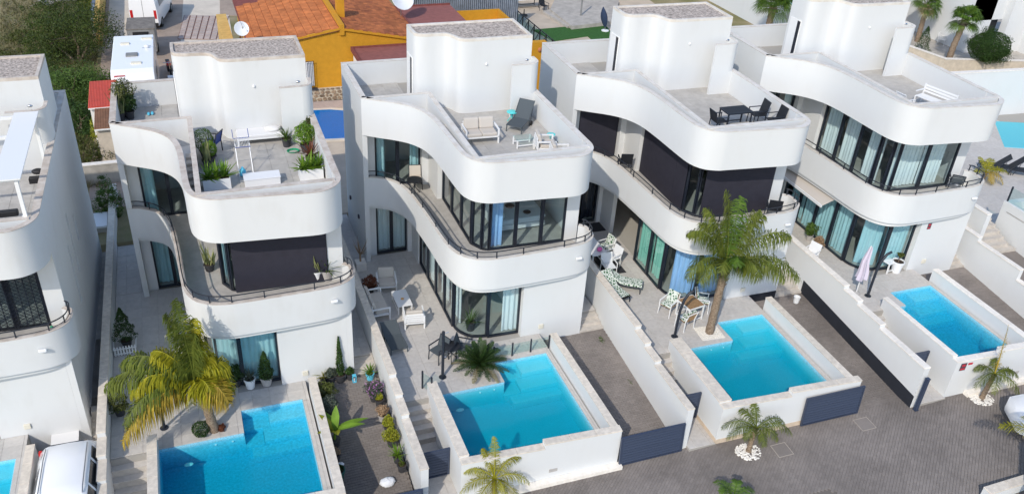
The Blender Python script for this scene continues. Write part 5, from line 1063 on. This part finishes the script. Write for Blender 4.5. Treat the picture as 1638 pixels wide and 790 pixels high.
t = thing('garden_house', 'cream garden house wall at the top edge behind deck', 'house', 9, (0,0,0)); prt('wall', t, 'beige_wall', (14,27,38,44,0,3)); prt('roof', t, 'concrete', (13.8,27.2,37.8,44.2,3.0,3.15)); prt('door', t, 'white_paint', (22,23,37.95,38.0,.6,2.7))
# white villas behind on the right
t = thing('back_villa', 'white villa with dark windows behind the third villa', 'house', 9, (0,0,0))
X0 = 30.3; prt('wall', t, 'stucco', (X0+.3,X0+9,20,44,0,3.2)); prt('parapet_band', t, 'stucco', (X0-.5,X0+9,19.5,44,4.6,7.4)); prt('wall', t, 'stucco', (X0+.45,X0+9,19.8,44,3.2,4.6))
for k in range(9):
    w_ = prt('window', t, 'frame_metal', (X0+.3,X0+.4,20.3+k*2.4,20.45+k*2.4,3.2,4.6), (X0+.3,X0+.4,22.55+k*2.4,22.7+k*2.4,3.2,4.6)); prt('pane', w_, 'glass', (X0+.34,X0+.36,20.45+k*2.4,22.55+k*2.4,3.2,4.6)); prt('curtain', t, 'curtain_teal', (X0+.42,X0+.44,20.45+k*2.4,22.55+k*2.4,3.2,4.6))
fanpalm('fan palm at the top edge behind the third villa', 9, tuple(at(9,1225,60,1.0)), [(0,0,0),(.05,0,1.2),(.1,0,2.3)], (.26,.24), 34, 1.7, 'palm_fresh', 4)
# right hand neighbour: upper terrace, hedge, palms
t = thing('right_villa', 'white villa with dark doorway at the upper right corner', 'house', 9, (0,0,0)); 
prt('wall', t, 'stucco', (42.2,43.9,15.2,30,0,7.5), (45.0,60,14.6,15.2,0,7.5), (42.2,45,15.2,15.6,3.4,7.5), (43.9,45,17,17.3,0,3.4)); prt('door', t, 'car_trim', (43.95,44.95,15.5,15.58,.9,3.4)); prt('side_wall', t, 'stucco', (47,60,11.5,14.6,0,7.0))
s = MB().prism([(36.8,15.2),(37.5,12.6),(44.5,10.7),(60,10),(60,40),(36,40)], -.3, .95); struct(s.build('upper_terrace', 'concrete'))
t = thing('terrace_wall', 'low beige terrace wall before the clipped tree', 'wall', 9, (0,0,0)); MB().wall([(36.4,16.8),(37.4,12.4),(44.6,10.4)], .25, -.3, 1.75).build('wall', 'beige_wall', t); MB().wall([(36.37,16.8),(37.37,12.37),(44.6,10.37)], .31, 1.752, 1.8).build('coping', 'coping_pale', t)
q = at(9,1568,112,.95); bushtree('clipped round dark green tree before the upper right villa', 9, (q.x,q.y,.95), [((-.35,0,1.7),(1.1,1.1,.98)),((.55,0,1.75),(1.1,1.1,.98)),((.1,0,1.75),(1.2,1.2,1.05))], 'leaf_dark', 34000, .09, .12, 'clipped_tree', 'tree', seed=5, shell=.9, lump=.03)
fanpalm('slim fan palm with rough trunk at the upper right', 9, tuple(at(9,1512,112,.6)), [(0,0,0),(.15,.1,1.7),(.55,.2,3.6)], (.24,.19), 34, 1.35, 'palm_fresh', 6); fanpalm('fan palm partly behind the rightmost stair tower', 9, tuple(at(9,1466,70,.8)), [(0,0,0),(.05,.1,1.6),(.1,.2,3.0)], (.2,.17), 30, 1.3, 'palm_fresh', 9)
q = at(9,1470,92,.7); plant('dark conifer bush behind the rightmost roof parapet', 9, (q.x,q.y,.6),'cone','leaf_dark',.75,2.5,None,cat='shrub',name='conifer')
q = at(9,1505,72,.95); chair('white slatted chair on the upper right terrace', 9, (q.x,q.y,.95), 30, 'white_paint', 'white_paint', slat=True)
for x, y, lb, sc in ((1500,42,'dark covered barbecue on the upper right terrace',.7), (1525,40,'grey covered furniture beside the barbecue',.8)):
    q = at(9,x,y,.95); rng = random.Random(x); t = thing('covered_furniture', lb, 'furniture cover', 9, (q.x,q.y,.95)); MB().box(-sc,sc,-sc*.6,sc*.6,0,sc*1.3).build('cover', 'grey_box' if x > 1510 else 'car_trim', t, bevel=.15)
t = thing('white_pergola', 'white pergola posts on the upper right terrace', 'pergola', 9, (0,0,0)); q = at(9,1483,58,.95)
for k in range(3): prt('post', t, 'white_paint', (q.x+k*1.4-.05,q.x+k*1.4+.05,q.y+k*.4-.05,q.y+k*.4+.05,.9,3.2))
prt('beam', t, 'white_paint', (q.x-.1,q.x+3,q.y-.05,q.y+.05,3.2,3.35))
t = thing('retaining_wall', 'long white retaining wall beyond the right hand pool', 'wall', 9, (0,0,0)); a = at(9,1530,118,2.6); b = at(9,1700,108,2.6); MB().wall([(27,5.6),(36,4.8),(60,3.8)], .3, -.5, 3.85).build('wall', 'stucco', t); MB().wall([(26.98,5.57),(36,4.78),(60,3.77)], .34, 3.852, 3.9).build('coping', 'coping_pale', t)
rt = struct(MB().prism([(21.6,-9),(60,-9),(60,8.4),(26,8.4),(20.3,4.5)], -.5, .90).build('right_terrace', 'grout')); tiles(rt, 22.0,34.0,-8.8,8.2,.92,'tile_patio',.9,.9)
P = thing('swimming_pool', 'turquoise pool at the right edge of the picture', 'swimming pool', 9, (0,0,0)); pq = [(31.0,.9),(40,-2.8),(43,.6),(33.6,4.1)]
MB().prism(pq, .5, .935).build('basin', 'pool_tile', P); MB().add([(x,y,.95) for x, y in pq], [(0,1,2,3)]).build('water', 'water_pale', P, fix=False)
for x, y, lb in ((1585,272,'dark sun lounger under the palm by the right hand pool'), (1607,275,'dark sun lounger in the middle by right hand pool'), (1632,280,'dark sun lounger at the right edge of picture')):
    q = at(9,x,y,.93); lounger(lb, 9, (q.x,q.y,.93), -130, 'dark_metal', 'sling_black', .9, group='dark loungers by the right hand pool')
q = at(9,1572,287,.9); palm('yellowing palm beside the dark loungers', 9, (q.x,q.y,.9), [(0,0,0),(.03,0,.4)], (.1,.09), [(0,30,1.0,.7),(-25,40,1.1,.75),(40,55,1.0,.6),(100,60,.9,.5),(-70,30,.9,.9,'palm_gold'),(170,40,.7,.8),(-110,30,.8,.9,'palm_gold')], .35, 'palm_yellow', 30, .6, .03, seed=22, boots=False)
# boundary and steps right of the fourth villa
t = thing('boundary_wall', 'white stepped boundary wall right of the rightmost villa', 'wall', 4, (0,0,0))
for y0, y1, zt in ((4.5,-6.9,1.25),(-6.9,-9.3,1.05),(-9.3,-14,.55)): MB().box(.98,1.18,y1,y0,-1.6,zt).build('wall', 'stucco', t); copings(t, (1.08,y0), (1.08,y1), zt, .25, 'coping_pale')
struct(inframe(MB().prism([(1.18,-15),(3.8,-15),(3.8,-6.9),(1.18,-6.9)], -1.6, lambda x,y: .15+(y+7)*.1).build('side_driveway', 'paver'), 4))
t = struct(inframe(MB().box(1.2,3.6,-6.9,-6.6,-1,.3).build('garden_steps', 'stair_stone'), 4))
for k in range(6): MB().box(1.2,3.4,-6.62+k*.32,-6.3+k*.32,-1,.3+.15*(k+1)).build('step', 'stair_stone', t)
t = thing('terrace_block', 'white terrace wall with glass edge at the right edge', 'wall', 4, (0,0,0)); MB().box(3.65,3.9,-15,-5.4,-1.6,2.0).box(3.9,9,-5.7,-5.4,-1.6,2.0).build('wall', 'stucco', t); MB().box(3.65,9,-15,-5.71,1.55,1.6).build('floor', 'tile_patio', t); MB().box(3.76,3.78,-7.5,-5.5,2.0,2.7).build('pane', 'glass_clear', t); MB().box(3.74,3.8,-5.5,-5.44,2.0,2.75).build('post', 'dark_metal', t)
t = thing('side_wall', 'low white wall end beside the right hand steps', 'wall', 4, (0,0,0)); MB().box(1.9,2.15,-6.2,2.0,-.5,1.9).build('wall', 'stucco', t); copings(t, (2.02,2.0), (2.02,-6.2), 1.9, .28, 'coping_pale')
# lower right corner
t = thing('street_wall', 'white wall top with stone coping at lower right corner', 'wall', 9, (0,0,0)); MB().box(9.45,22,-18.95,-18.65,-1.5,-.05).build('wall', 'stucco', t); copings(t, (9.45,-18.8), (16,-18.8), -.05, .32, 'coping_stone')
# left edge: scrub plot, sheds
def scrub(label, px, py, blobs, leaf, n, seed, size=.12, group='wild bushes on the scrub plot'):
    q = at(9,px,py,0); return bushtree(label, 9, (q.x,q.y,-.05), blobs, leaf, n, size, .1, 'wild_bush', 'bush', group, seed)
scrub('broad bright green bush nearest the red sheet roof', 125,178, [((0,0,1.5),(1.9,1.6,1.3)),((1.2,.5,1.2),(1.2,1.2,1.0)),((-1,.6,1.3),(1.2,1.2,1.1))], 'leaf_mid', 16000, 1)
scrub('tall dark green bush in the middle of the scrub plot', 125,100, [((0,0,2.0),(2.2,2.0,1.6)),((1.5,.8,1.9),(1.5,1.5,1.4)),((-1.6,.5,1.5),(1.5,1.5,1.2))], 'leaf_scrub', 18000, 2)
scrub('olive bush at the back of scrub plot near the track', 92,42, [((.8,0,1.5),(1.5,1.8,1.3)),((-.6,.4,.9),(1.2,1.3,.8))], 'leaf_scrub', 9000, 3)
scrub('low olive bush left of the tall dark bush', 45,65, [((0,0,.3),(1.5,1.0,.4)),((2,.5,.5),(1.1,1.0,.5))], 'leaf_olive', 5000, 4)
scrub('low grey green bush above the leftmost tower', 30,95, [((0,0,.25),(1.8,.9,.35)),((2.6,.3,.5),(1.3,1.0,.5))], 'leaf_olive', 5000, 5)
scrub('dark bush behind the leftmost tower', 85,150, [((0,0,1.3),(1.6,1.5,1.2)),((-1.4,1,1.0),(1.5,1.5,1.0))], 'leaf_scrub', 9000, 6); scrub('dark green bush right of the leftmost tower', 135,215, [((0,0,1.0),(1.0,1.0,1.0)),((-.6,.8,.9),(.9,.9,.9))], 'leaf_dark', 7000, 7)
scrub('drooping olive bush between the two left villas', 138,268, [((0,0,.8),(.8,1.1,.9)),((.9,.3,.6),(.6,.6,.7))], 'leaf_olive', 7000, 8, .1); scrub('yellow flowering bush beside the track', 148,15, [((0,0,.8),(.9,1.5,.8))], 'leaf_yellow', 4000, 9)
scrub('yellow green bush against the shed', 160,232, [((0,0,.9),(.35,.5,.8)),((.25,.9,1.2),(.3,.4,.6))], 'leaf_yellow', 3500, 10, .08); scrub('tree branch leaning over the passage wall', 178,335, [((0,0,.9),(.42,.6,.8)),((.35,-.7,.7),(.35,.5,.6)),((-.4,-.4,.5),(.4,.4,.4))], 'leaf_mid', 4500, 12, .09)
s = MB(); rng = random.Random(9)
for i in range(9000):
    px, py = rng.uniform(0,175), rng.uniform(-20,300); q = at(9,px,py,0)
    if q.x > -18.7 and q.y > 12: continue
    a = rng.uniform(0,6.28); L = rng.uniform(.15,.5); d = Vector((math.cos(a)*.5, math.sin(a)*.5, .8)); p = Vector((q.x,q.y,-.05)); w_ = Vector((-math.sin(a), math.cos(a), 0))*.02
    for k in range(4): d2 = d+Vector((rng.uniform(-.5,.5),rng.uniform(-.5,.5),0)); s.add([p-w_, p+w_, p+d2*L], [(0,1,2)])
stuff(tag(s.build('dry_grass', 'leaf_dry', fix=False), 'dry and green grass on the scrub plot', 'grass'))
s = MB()
for i in range(3500):
    px, py = rng.uniform(0,170), rng.uniform(-20,290); q = at(9,px,py,0)
    if (q.x > -18.8 and q.y > 12) or (q.y < 16 and q.x < -19.2): continue
    p = Vector((q.x,q.y,rng.uniform(0,.35)*(.5+.5*math.sin(q.x*1.3)*math.sin(q.y*.9)))); leafcloud(s, lambda: (p+Vector((rng.uniform(-.2,.2),rng.uniform(-.2,.2),rng.uniform(0,.15))), Vector((0,0,1))), 4, .13, rng)
stuff(tag(s.build('ground_cover', 'leaf_olive', fix=False), 'low green ground cover on the scrub plot', 'ground cover'))
q = at(9,80,12,0); t = thing('dead_branches', 'bare pale branches of a dead bush at top left', 'dead bush', 9, (q.x,q.y,0)); s = MB()
for i in range(46):
    a = rng.uniform(0,6.28); L = rng.uniform(1.2,2.6); e = Vector((math.cos(a)*L*.8, math.sin(a)*L*.8, rng.uniform(.5,1.6))); s.tube([(0,0,0), e*.5+Vector((0,0,.3)), e], .035, 4, .008)
s.build('branches', 'pot_grey', t)
t = thing('ochre_wall', 'ochre and grey wall along the sandy track at top', 'wall', 9, (0,0,0)); prt('wall', t, 'ochre_pale', (-18.75,-18.45,31.5,46,0,1.6)); prt('wall_back', t, 'corrugated', (-19.0,-18.76,33,46,0,1.55))
def shed(label, x0, x1, y0, y1, z, rm, wm, n):
    t = thing('shed', label, 'shed', 9, (0,0,0)); prt('wall', t, wm, (x0+.06,x1-.06,y0+.06,y1-.06,-.1,z-.1)); w_ = (x1-x0)/n; s = MB()
    for k in range(n*2): s.tube([(x0+(k+.5)*w_/2,y0-.1,z-.05),(x0+(k+.5)*w_/2,y1+.05,z+.12)], w_*.3, 6)
    s.build('roof_sheet', rm, t, 60); prt('fascia', t, 'white_paint', (x0,x1,y0-.13,y0-.08,z-.14,z-.07)); return t
shed('small shed with red corrugated roof behind the first villa', -18.35,-17.0,14.6,17.7,2.45,'red_sheet','white_paint',9); shed('low shed with brown roof before the red shed', -18.05,-17.0,12.4,14.4,2.2,'brown_sheet','beige_wall',7)
t = thing('back_wall', 'low stone wall with dry vines behind the leftmost villa passage', 'wall', 9, (0,0,0)); prt('wall', t, 'concrete', (-19.5,-16.0,10.6,10.85,-.2,1.0)); prt('coping', t, 'coping_pale', (-19.5,-16,10.57,10.88,1.002,1.05))
t = thing('tank_lid', 'white slab lid in the passage behind the leftmost villa', 'slab', 9, (0,0,0)); q = at(9,158,352,.3); prt('lid', t, 'white_plastic', (q.x-.5,q.x+.35,q.y-.6,q.y+.7,.2,.3)); prt('base', t, 'concrete', (q.x-.45,q.x+.3,q.y-.55,q.y+.65,-.1,.2))
struct(MB().box(-18.1,-17.35,-6,10.5,-.7,-.4).build('passage', 'concrete'))
t = thing('gate_post', 'dark slim gate post at the end of the dark based wall', 'gate post', 4, (YD[4]['bx']-.12,-13.16,0)); zz = street_z(HP(4,YD[4]['bx'],-13.1).x)-HF[4][1][2]
prt('shaft', t, 'gate_metal', (-.06,.06,-.06,.06,zz,zz+1.5)); prt('cap', t, 'gate_metal', (-.07,.07,-.07,.07,zz+1.5,zz+1.53)); prt('foot', t, 'gate_metal', (-.09,.09,-.08,.08,zz,zz+.02))
# ---------------------------------------------------------------- vehicles
def car(label, loc, rz, L=4.5, W_=1.84, Ht=1.68, kind='suv', name='parked_car'):
    "front at -y"
    t = thing(name, label, 'car', 9, loc, R(rz)); h2 = W_/2; a = L/2
    # stations: y, sill half width, shoulder half width, shoulder z, roof half width, roof z
    st_ = [(-a,.62,.60,.62,.50,.66),(-a+.12,.80,.80,.74,.66,.80),(-a+.55,h2*.97,h2*.97,.86,.70,.94),(-a+1.15,h2,h2,.96,.74,1.04),(-a+1.35,h2,h2,.98,.74,1.10),(-a+2.05,h2,h2,1.0,.62,Ht-.06),(-a+2.6,h2,h2,1.0,.64,Ht),(a-1.3,h2,h2,1.0,.63,Ht),(a-.55,h2,h2,1.02,.60,Ht-.05),(a-.12,h2*.97,h2*.97,1.02,.58,1.25) if kind == 'suv' else (a-.12,h2*.97,h2*.97,.98,.6,1.1),(a,h2*.9,h2*.9,.9,.6,.95)]
    rows = []
    for y, ws, wh, zs, wr, zr in st_:
        half = [(ws*.9,.28),(ws,.42),(wh,.62 if zs > .62 else zs*.8),(wh*.985,zs),(wr+.05,zr-.05),(wr-.06,zr),(0,zr+.025)]
        rows.append([(x,y,z) for x, z in half]+[(-x,y,z) for x, z in reversed(half[:-1])])
    s = MB().grid(rows); n = len(rows[0]); s.f.append(tuple(range(n))); s.f.append(tuple(len(s.v)-n+i for i in range(n))); s.add([(x,y,.28) for x, y in ((-h2*.85,-a+.2),(h2*.85,-a+.2),(h2*.85,a-.1),(-h2*.85,a-.1))], [(0,1,2,3)])
    body = s.build('body', 'car_white', t, 45)
    def pane(i, j, side, u0, u1, v0, v1):
        def pt(i_, k): return Vector(rows[i_][k if side > 0 else n-1-k])
        def P(u, v): return pt(i,3).lerp(pt(i,4), v).lerp(pt(j,3).lerp(pt(j,4), v), u)
        q = [P(u0,v0), P(u1,v0), P(u1,v1), P(u0,v1)]; nn = (q[1]-q[0]).cross(q[3]-q[0]).normalized()
        if nn.x*side < 0: nn = -nn
        MB().add([p+nn*.008 for p in q]+[p-nn*.01 for p in q], [(0,1,2,3),(0,1,5,4),(1,2,6,5),(2,3,7,6),(3,0,4,7)]).build('side_window', 'car_glass', t)
    for sd in (1, -1): pane(5,6,sd,.05,.93,.1,.9); pane(6,7,sd,.06,.94,.1,.9); pane(7,8,sd,.08,.8,.12,.88)
    def lid(i, j, m_, nm):
        A_ = [Vector(rows[i][5]), Vector(rows[i][n-6]), Vector(rows[j][n-6]), Vector(rows[j][5])]; c = sum(A_, Vector())/4; q = [c+(p-c)*.9 for p in A_]; nn = (q[1]-q[0]).cross(q[3]-q[0]).normalized(); nn = nn if nn.z > 0 else -nn
        MB().add([p+nn*.035 for p in q]+[p-nn*.02 for p in q], [(0,1,2,3),(0,1,5,4),(1,2,6,5),(2,3,7,6),(3,0,4,7)]).build(nm, m_, t)
    lid(4,5,'car_glass','windscreen'); lid(8,9,'car_glass','rear_window')
    for sd in (1, -1):
        MB().tube([(sd*.60,-a+2.2,Ht-.03),(sd*.60,-a+2.4,Ht+.05),(sd*.60,a-1.2,Ht+.05),(sd*.59,a-.7,Ht)], .018, 6).build('roof_rail', 'rim', t, 60)
        m_ = MB().ell((sd*(h2+.1),-a+1.5,1.05), (.12,.06,.08)).build('mirror', 'car_white', t, 180)
        MB().ell((sd*.62,-a+.2,.72), (.2,.1,.07)).build('headlight', 'lamp_clear', t, 180); MB().box(sd*(h2*.95)-.06,sd*(h2*.95)+.03,a-.16,a-.02,.8,1.05).build('tail_light', 'lamp_red', t)
        for yk in (-a+.85, a-.85):
            w_ = MB().tube([(sd*(h2-.2),yk,.33),(sd*(h2+.01),yk,.33)], .33, 18).build('wheel', 'rubber', t, 40); MB().tube([(sd*(h2+.011),yk,.33),(sd*(h2+.02),yk,.33)], .21, 12).build('rim', 'rim', w_)
            MB().tube([(sd*(h2-.15),yk,.34),(sd*(h2+.004),yk,.34)], .38, 18).build('wheel_arch', 'car_trim', t, 40)
    for i in range(2): MB().box(-h2-.003,-h2+.01,-a+1.45+i*1.05,-a+1.455+i*1.05,.4,1.0).box(h2-.01,h2+.003,-a+1.45+i*1.05,-a+1.455+i*1.05,.4,1.0).build('door_seam', 'car_trim', t)
    return t
z = -1.1; p = at(9,98,718,.62); 
car('white car with roof rails parked by the leftmost villa', (-18.60,-10.35,-1.10), -2, L=5.0, W_=1.96)
p = at(9,1640,672,.6); car('white car at the right edge under the yellow palm', (p.x+2.1,p.y-.5,street_z(p.x+2)), -118, kind='hatch', Ht=1.5)
def van(label, loc, rz):
    t = thing('van', label, 'van', 9, loc, R(rz)); L, W_, H_ = 5.6, 1.95, 2.55; h2 = W_/2
    st_ = [(-L/2,.8,.75,.8),(-L/2+.25,h2*.95,.8,1.15),(-L/2+.9,h2,.85,1.3),(-L/2+1.6,h2,.78,H_-.1),(-L/2+2.1,h2,.82,H_),(L/2-.1,h2,.82,H_),(L/2,h2*.97,.8,H_-.06)]; rows = []
    for y, wb, wr, zr in st_:
        hf = [(wb*.95,.35),(wb,.6),(wb,min(1.4,zr*.75)),(wr+.04,zr-.12),(wr-.08,zr),(0,zr+.03)]; rows.append([(x,y,q) for x, q in hf]+[(-x,y,q) for x, q in reversed(hf[:-1])])
    s = MB().grid(rows); n = len(rows[0]); s.f.append(tuple(range(n))); s.f.append(tuple(len(s.v)-n+i for i in range(n))); s.build('body', 'car_white', t, 40)
    for sx in (-1, 1):
        MB().box(sx*.8-.09,sx*.8+.09,L/2-.02,L/2+.015,.9,1.5).build('tail_light', 'lamp_red', t)
        for y in (-L/2+1,L/2-1.1): w_ = MB().tube([(sx*(h2-.22),y,.36),(sx*(h2+.01),y,.36)], .36, 16).build('wheel', 'rubber', t, 40); MB().tube([(sx*(h2+.011),y,.36),(sx*(h2+.02),y,.36)], .2, 10).build('rim', 'rim', w_)
        MB().box(sx*h2-.01,sx*h2+.012,-L/2+1.75,-L/2+2.6,1.5,2.15).build('side_window', 'car_glass', t)
        MB().box(sx*h2-.01,sx*h2+.014,-.4,1.9,1.55,2.1).build('side_panel', 'pot_grey', t)
    MB().box(-.01,.01,L/2,L/2+.008,.5,2.35).build('door_seam', 'car_trim', t); MB().box(-h2*.95,h2*.95,L/2,L/2+.1,.38,.6).build('bumper', 'car_trim', t); return t
p = at(9,233,48,0); van('white panel van seen from behind on the track', (-15.05,36.9,-.03), 182-14+0)
t = thing('trailer', 'grey box trailer between van and motorhome', 'trailer', 9, (-15.75,29.5,-.03), R(-2)); prt('box', t, 'grey_box', (-.85,.85,-1.1,1.3,.4,1.95), bevel=.04); prt('lid', t, 'grey_box_top', (-.88,.88,-1.13,1.33,1.952,2.02)); prt('vent', t, 'car_trim', (-.5,.45,-1.16,-1.101,1.55,1.8)); MB().box(-.06,.06,-2.0,-1.1,.4,.48).build('drawbar', 'rim', t)
for sx in (-1, 1): MB().tube([(sx*.7,.2,.3),(sx*.88,.2,.3)], .3, 14).build('wheel', 'rubber', t, 40)
t = thing('motorhome', 'white motorhome with roof hatches parked behind the first villa', 'motorhome', 9, (-16.1,20.9,-.03), R(-1)); L = 3.3; w2 = 1.12
s = MB(); prof = [(-L,.6),(-L,2.35),(-L+.25,2.85),(-L+.7,3.0),(L-.15,3.0),(L,2.85),(L,.6)]; s.add([(-w2,y,z_) for y, z_ in prof]+[(w2,y,z_) for y, z_ in prof], [tuple(range(7)), tuple(range(7,14))]+[(i,(i+1)%7,7+(i+1)%7,7+i) for i in range(7)]); s.build('body', 'car_white', t, bevel=.05)
for x, y, w_, d_, mt in ((-.05,-.4,.32,.27,'grey_box'),(-.45,1.6,.25,.14,'beige_box'),(.2,-1.8,.28,.14,'beige_box'),(.75,2.4,.3,.12,'beige_box')): MB().box(x-w_,x+w_,y-d_,y+d_,2.99,3.08).build('roof_hatch', mt, t, bevel=.02)
MB().ell((.75,.7,3.1), (.15,.1,.1)).build('aerial', 'white_plastic', t, 180); MB().tube([(.5,.6,3.05),(1.0,.8,3.12)], .015, 5).build('aerial_bar', 'rim', t)
prt('cab_window', t, 'car_glass', (-.1,.85,-L-.02,-L+.01,1.6,2.2)); prt('stripe', t, 'curtain_teal', (-w2+.05,-.2,-L-.015,-L+.012,1.7,2.15)); prt('trim', t, 'lamp_red', (-.95,-.4,-L+.16,-L+.22,2.78,2.82))
for sx in (-1, 1):
    for y in (-L+1,L-1.6): w_ = MB().tube([(sx*(w2-.22),y,.36),(sx*(w2+.01),y,.36)], .36, 16).build('wheel', 'rubber', t, 40); MB().tube([(sx*(w2+.011),y,.36),(sx*(w2+.02),y,.36)], .2, 10).build('rim', 'rim', w_)
    prt('side_window', t, 'car_glass', (sx*w2-.015,sx*w2+.015,-.8,.9,1.6,2.2))
t = thing('motorbike', 'dark motorbike with red tank beside the motorhome', 'motorbike', 9, (-14.35,25.0,-.03), R(5))
for y in (-.65,.65): w_ = MB().tube([(-.05,y,.3),(.05,y,.3)], .3, 14).build('wheel', 'rubber', t, 40); MB().tube([(-.055,y,.3),(.055,y,.3)], .17, 10).build('rim', 'rim', w_)
MB().ell((0,-.15,.78), (.14,.28,.14)).build('tank', 'lamp_red', t, 180); MB().box(-.12,.12,.05,.7,.72,.82).build('seat', 'car_trim', t, bevel=.04); MB().box(-.13,.13,-.3,.35,.3,.65).build('engine', 'car_trim', t, bevel=.04); MB().tube([(-.35,-.45,1.0),(0,-.5,.98),(.35,-.45,1.0)], .02, 6).build('handlebar', 'rim', t); MB().tube([(0,-.65,.3),(0,-.48,.95)], .035, 6).build('fork', 'rim', t)
t = thing('garden_crate', 'small white crate at the back wall of the first villa', 'crate', 9, tuple(at(9,274,115,1.2)+Vector((0,0,-1.2)))); prt('box', t, 'white_plastic', (-.25,.25,-.2,.2,0,.9)); prt('lid', t, 'car_trim', (-.26,.26,-.21,.21,.5,.7))
# ---------------------------------------------------------------- roof and balcony of the leftmost villa
t = thing('pergola', 'white pergola with sheet roof on the leftmost roof terrace', 'pergola', 0, (0,0,0)); PZ = 8.9
for x, y in ((-.2,-1.3),(-.2,-6.0),(-3.8,-1.3),(-3.8,-6.0)): MB().box(x-.05,x+.05,y-.05,y+.05,TZ,PZ).build('post', 'white_paint', t)
for y in (-1.3,-2.9,-4.5,-5.95): MB().box(-4,-.1,y-.04,y+.04,PZ+.001,PZ+.1).build('beam', 'white_paint', t)
MB().box(-.78,-.05,-6.12,-1.1,PZ+.101,PZ+.14).build('roof_sheet', 'white_paint', t); MB().box(-.25,-.15,-6.0,-1.3,PZ-.08,PZ-.001).build('edge_beam', 'white_paint', t)
t = thing('garden_bench', 'white slatted bench under the left pergola', 'bench', 0, (-.95,-5.4,TZ), R(0)); legs(t, 1.0, .5, .42, 'white_paint', .05)
for i in range(9): MB().box(-.48+i*.108,-.40+i*.108,-.25,.25,.42,.44).build('slat', 'white_paint', t)
for sx in (-1, 1): MB().box(sx*.5-.025,sx*.5+.025,-.25,.25,.62,.66).build('armrest', 'white_paint', t)
inframe(tag(MB().box(-.25,.25,-.12,.12,0,.18).ell((.05,.1,.35), (.2,.15,.1)).build('speaker', 'car_trim'), 'black speaker and cable heap on the leftmost terrace', 'speaker'), 0, (-.5,-1.6,TZ))
inframe(tag(MB().box(-.3,.3,-.1,.1,0,.2).build('black_bag', 'car_trim', None, bevel=.04), 'black bag hung under the left pergola', 'bag'), 0, (-.9,-4.9,TZ+.55))
t = thing('folding_table', 'small folding table with pale top behind the parked car', 'table', 0, (-.62,-7.0,-.88), R(2)); 
for sx in (-.32,.32): MB().bar((sx,-.2,0), (sx*.9,.2,.62), .03).bar((sx,.2,0), (sx*.9,-.2,.62), .03).build('leg', 'car_trim', t)
MB().box(-.42,.42,-.27,.27,.63,.66).build('tabletop', 'cushion_white', t)
inframe(tag(MB().lathe([(.04,0),(.06,.1),(.05,.18),(.02,.2)]).build('garden_ornament', 'green_plastic', None, 60), 'small green ornament on the leftmost balcony', 'ornament'), 0, (-.35,-5.9,3.4))
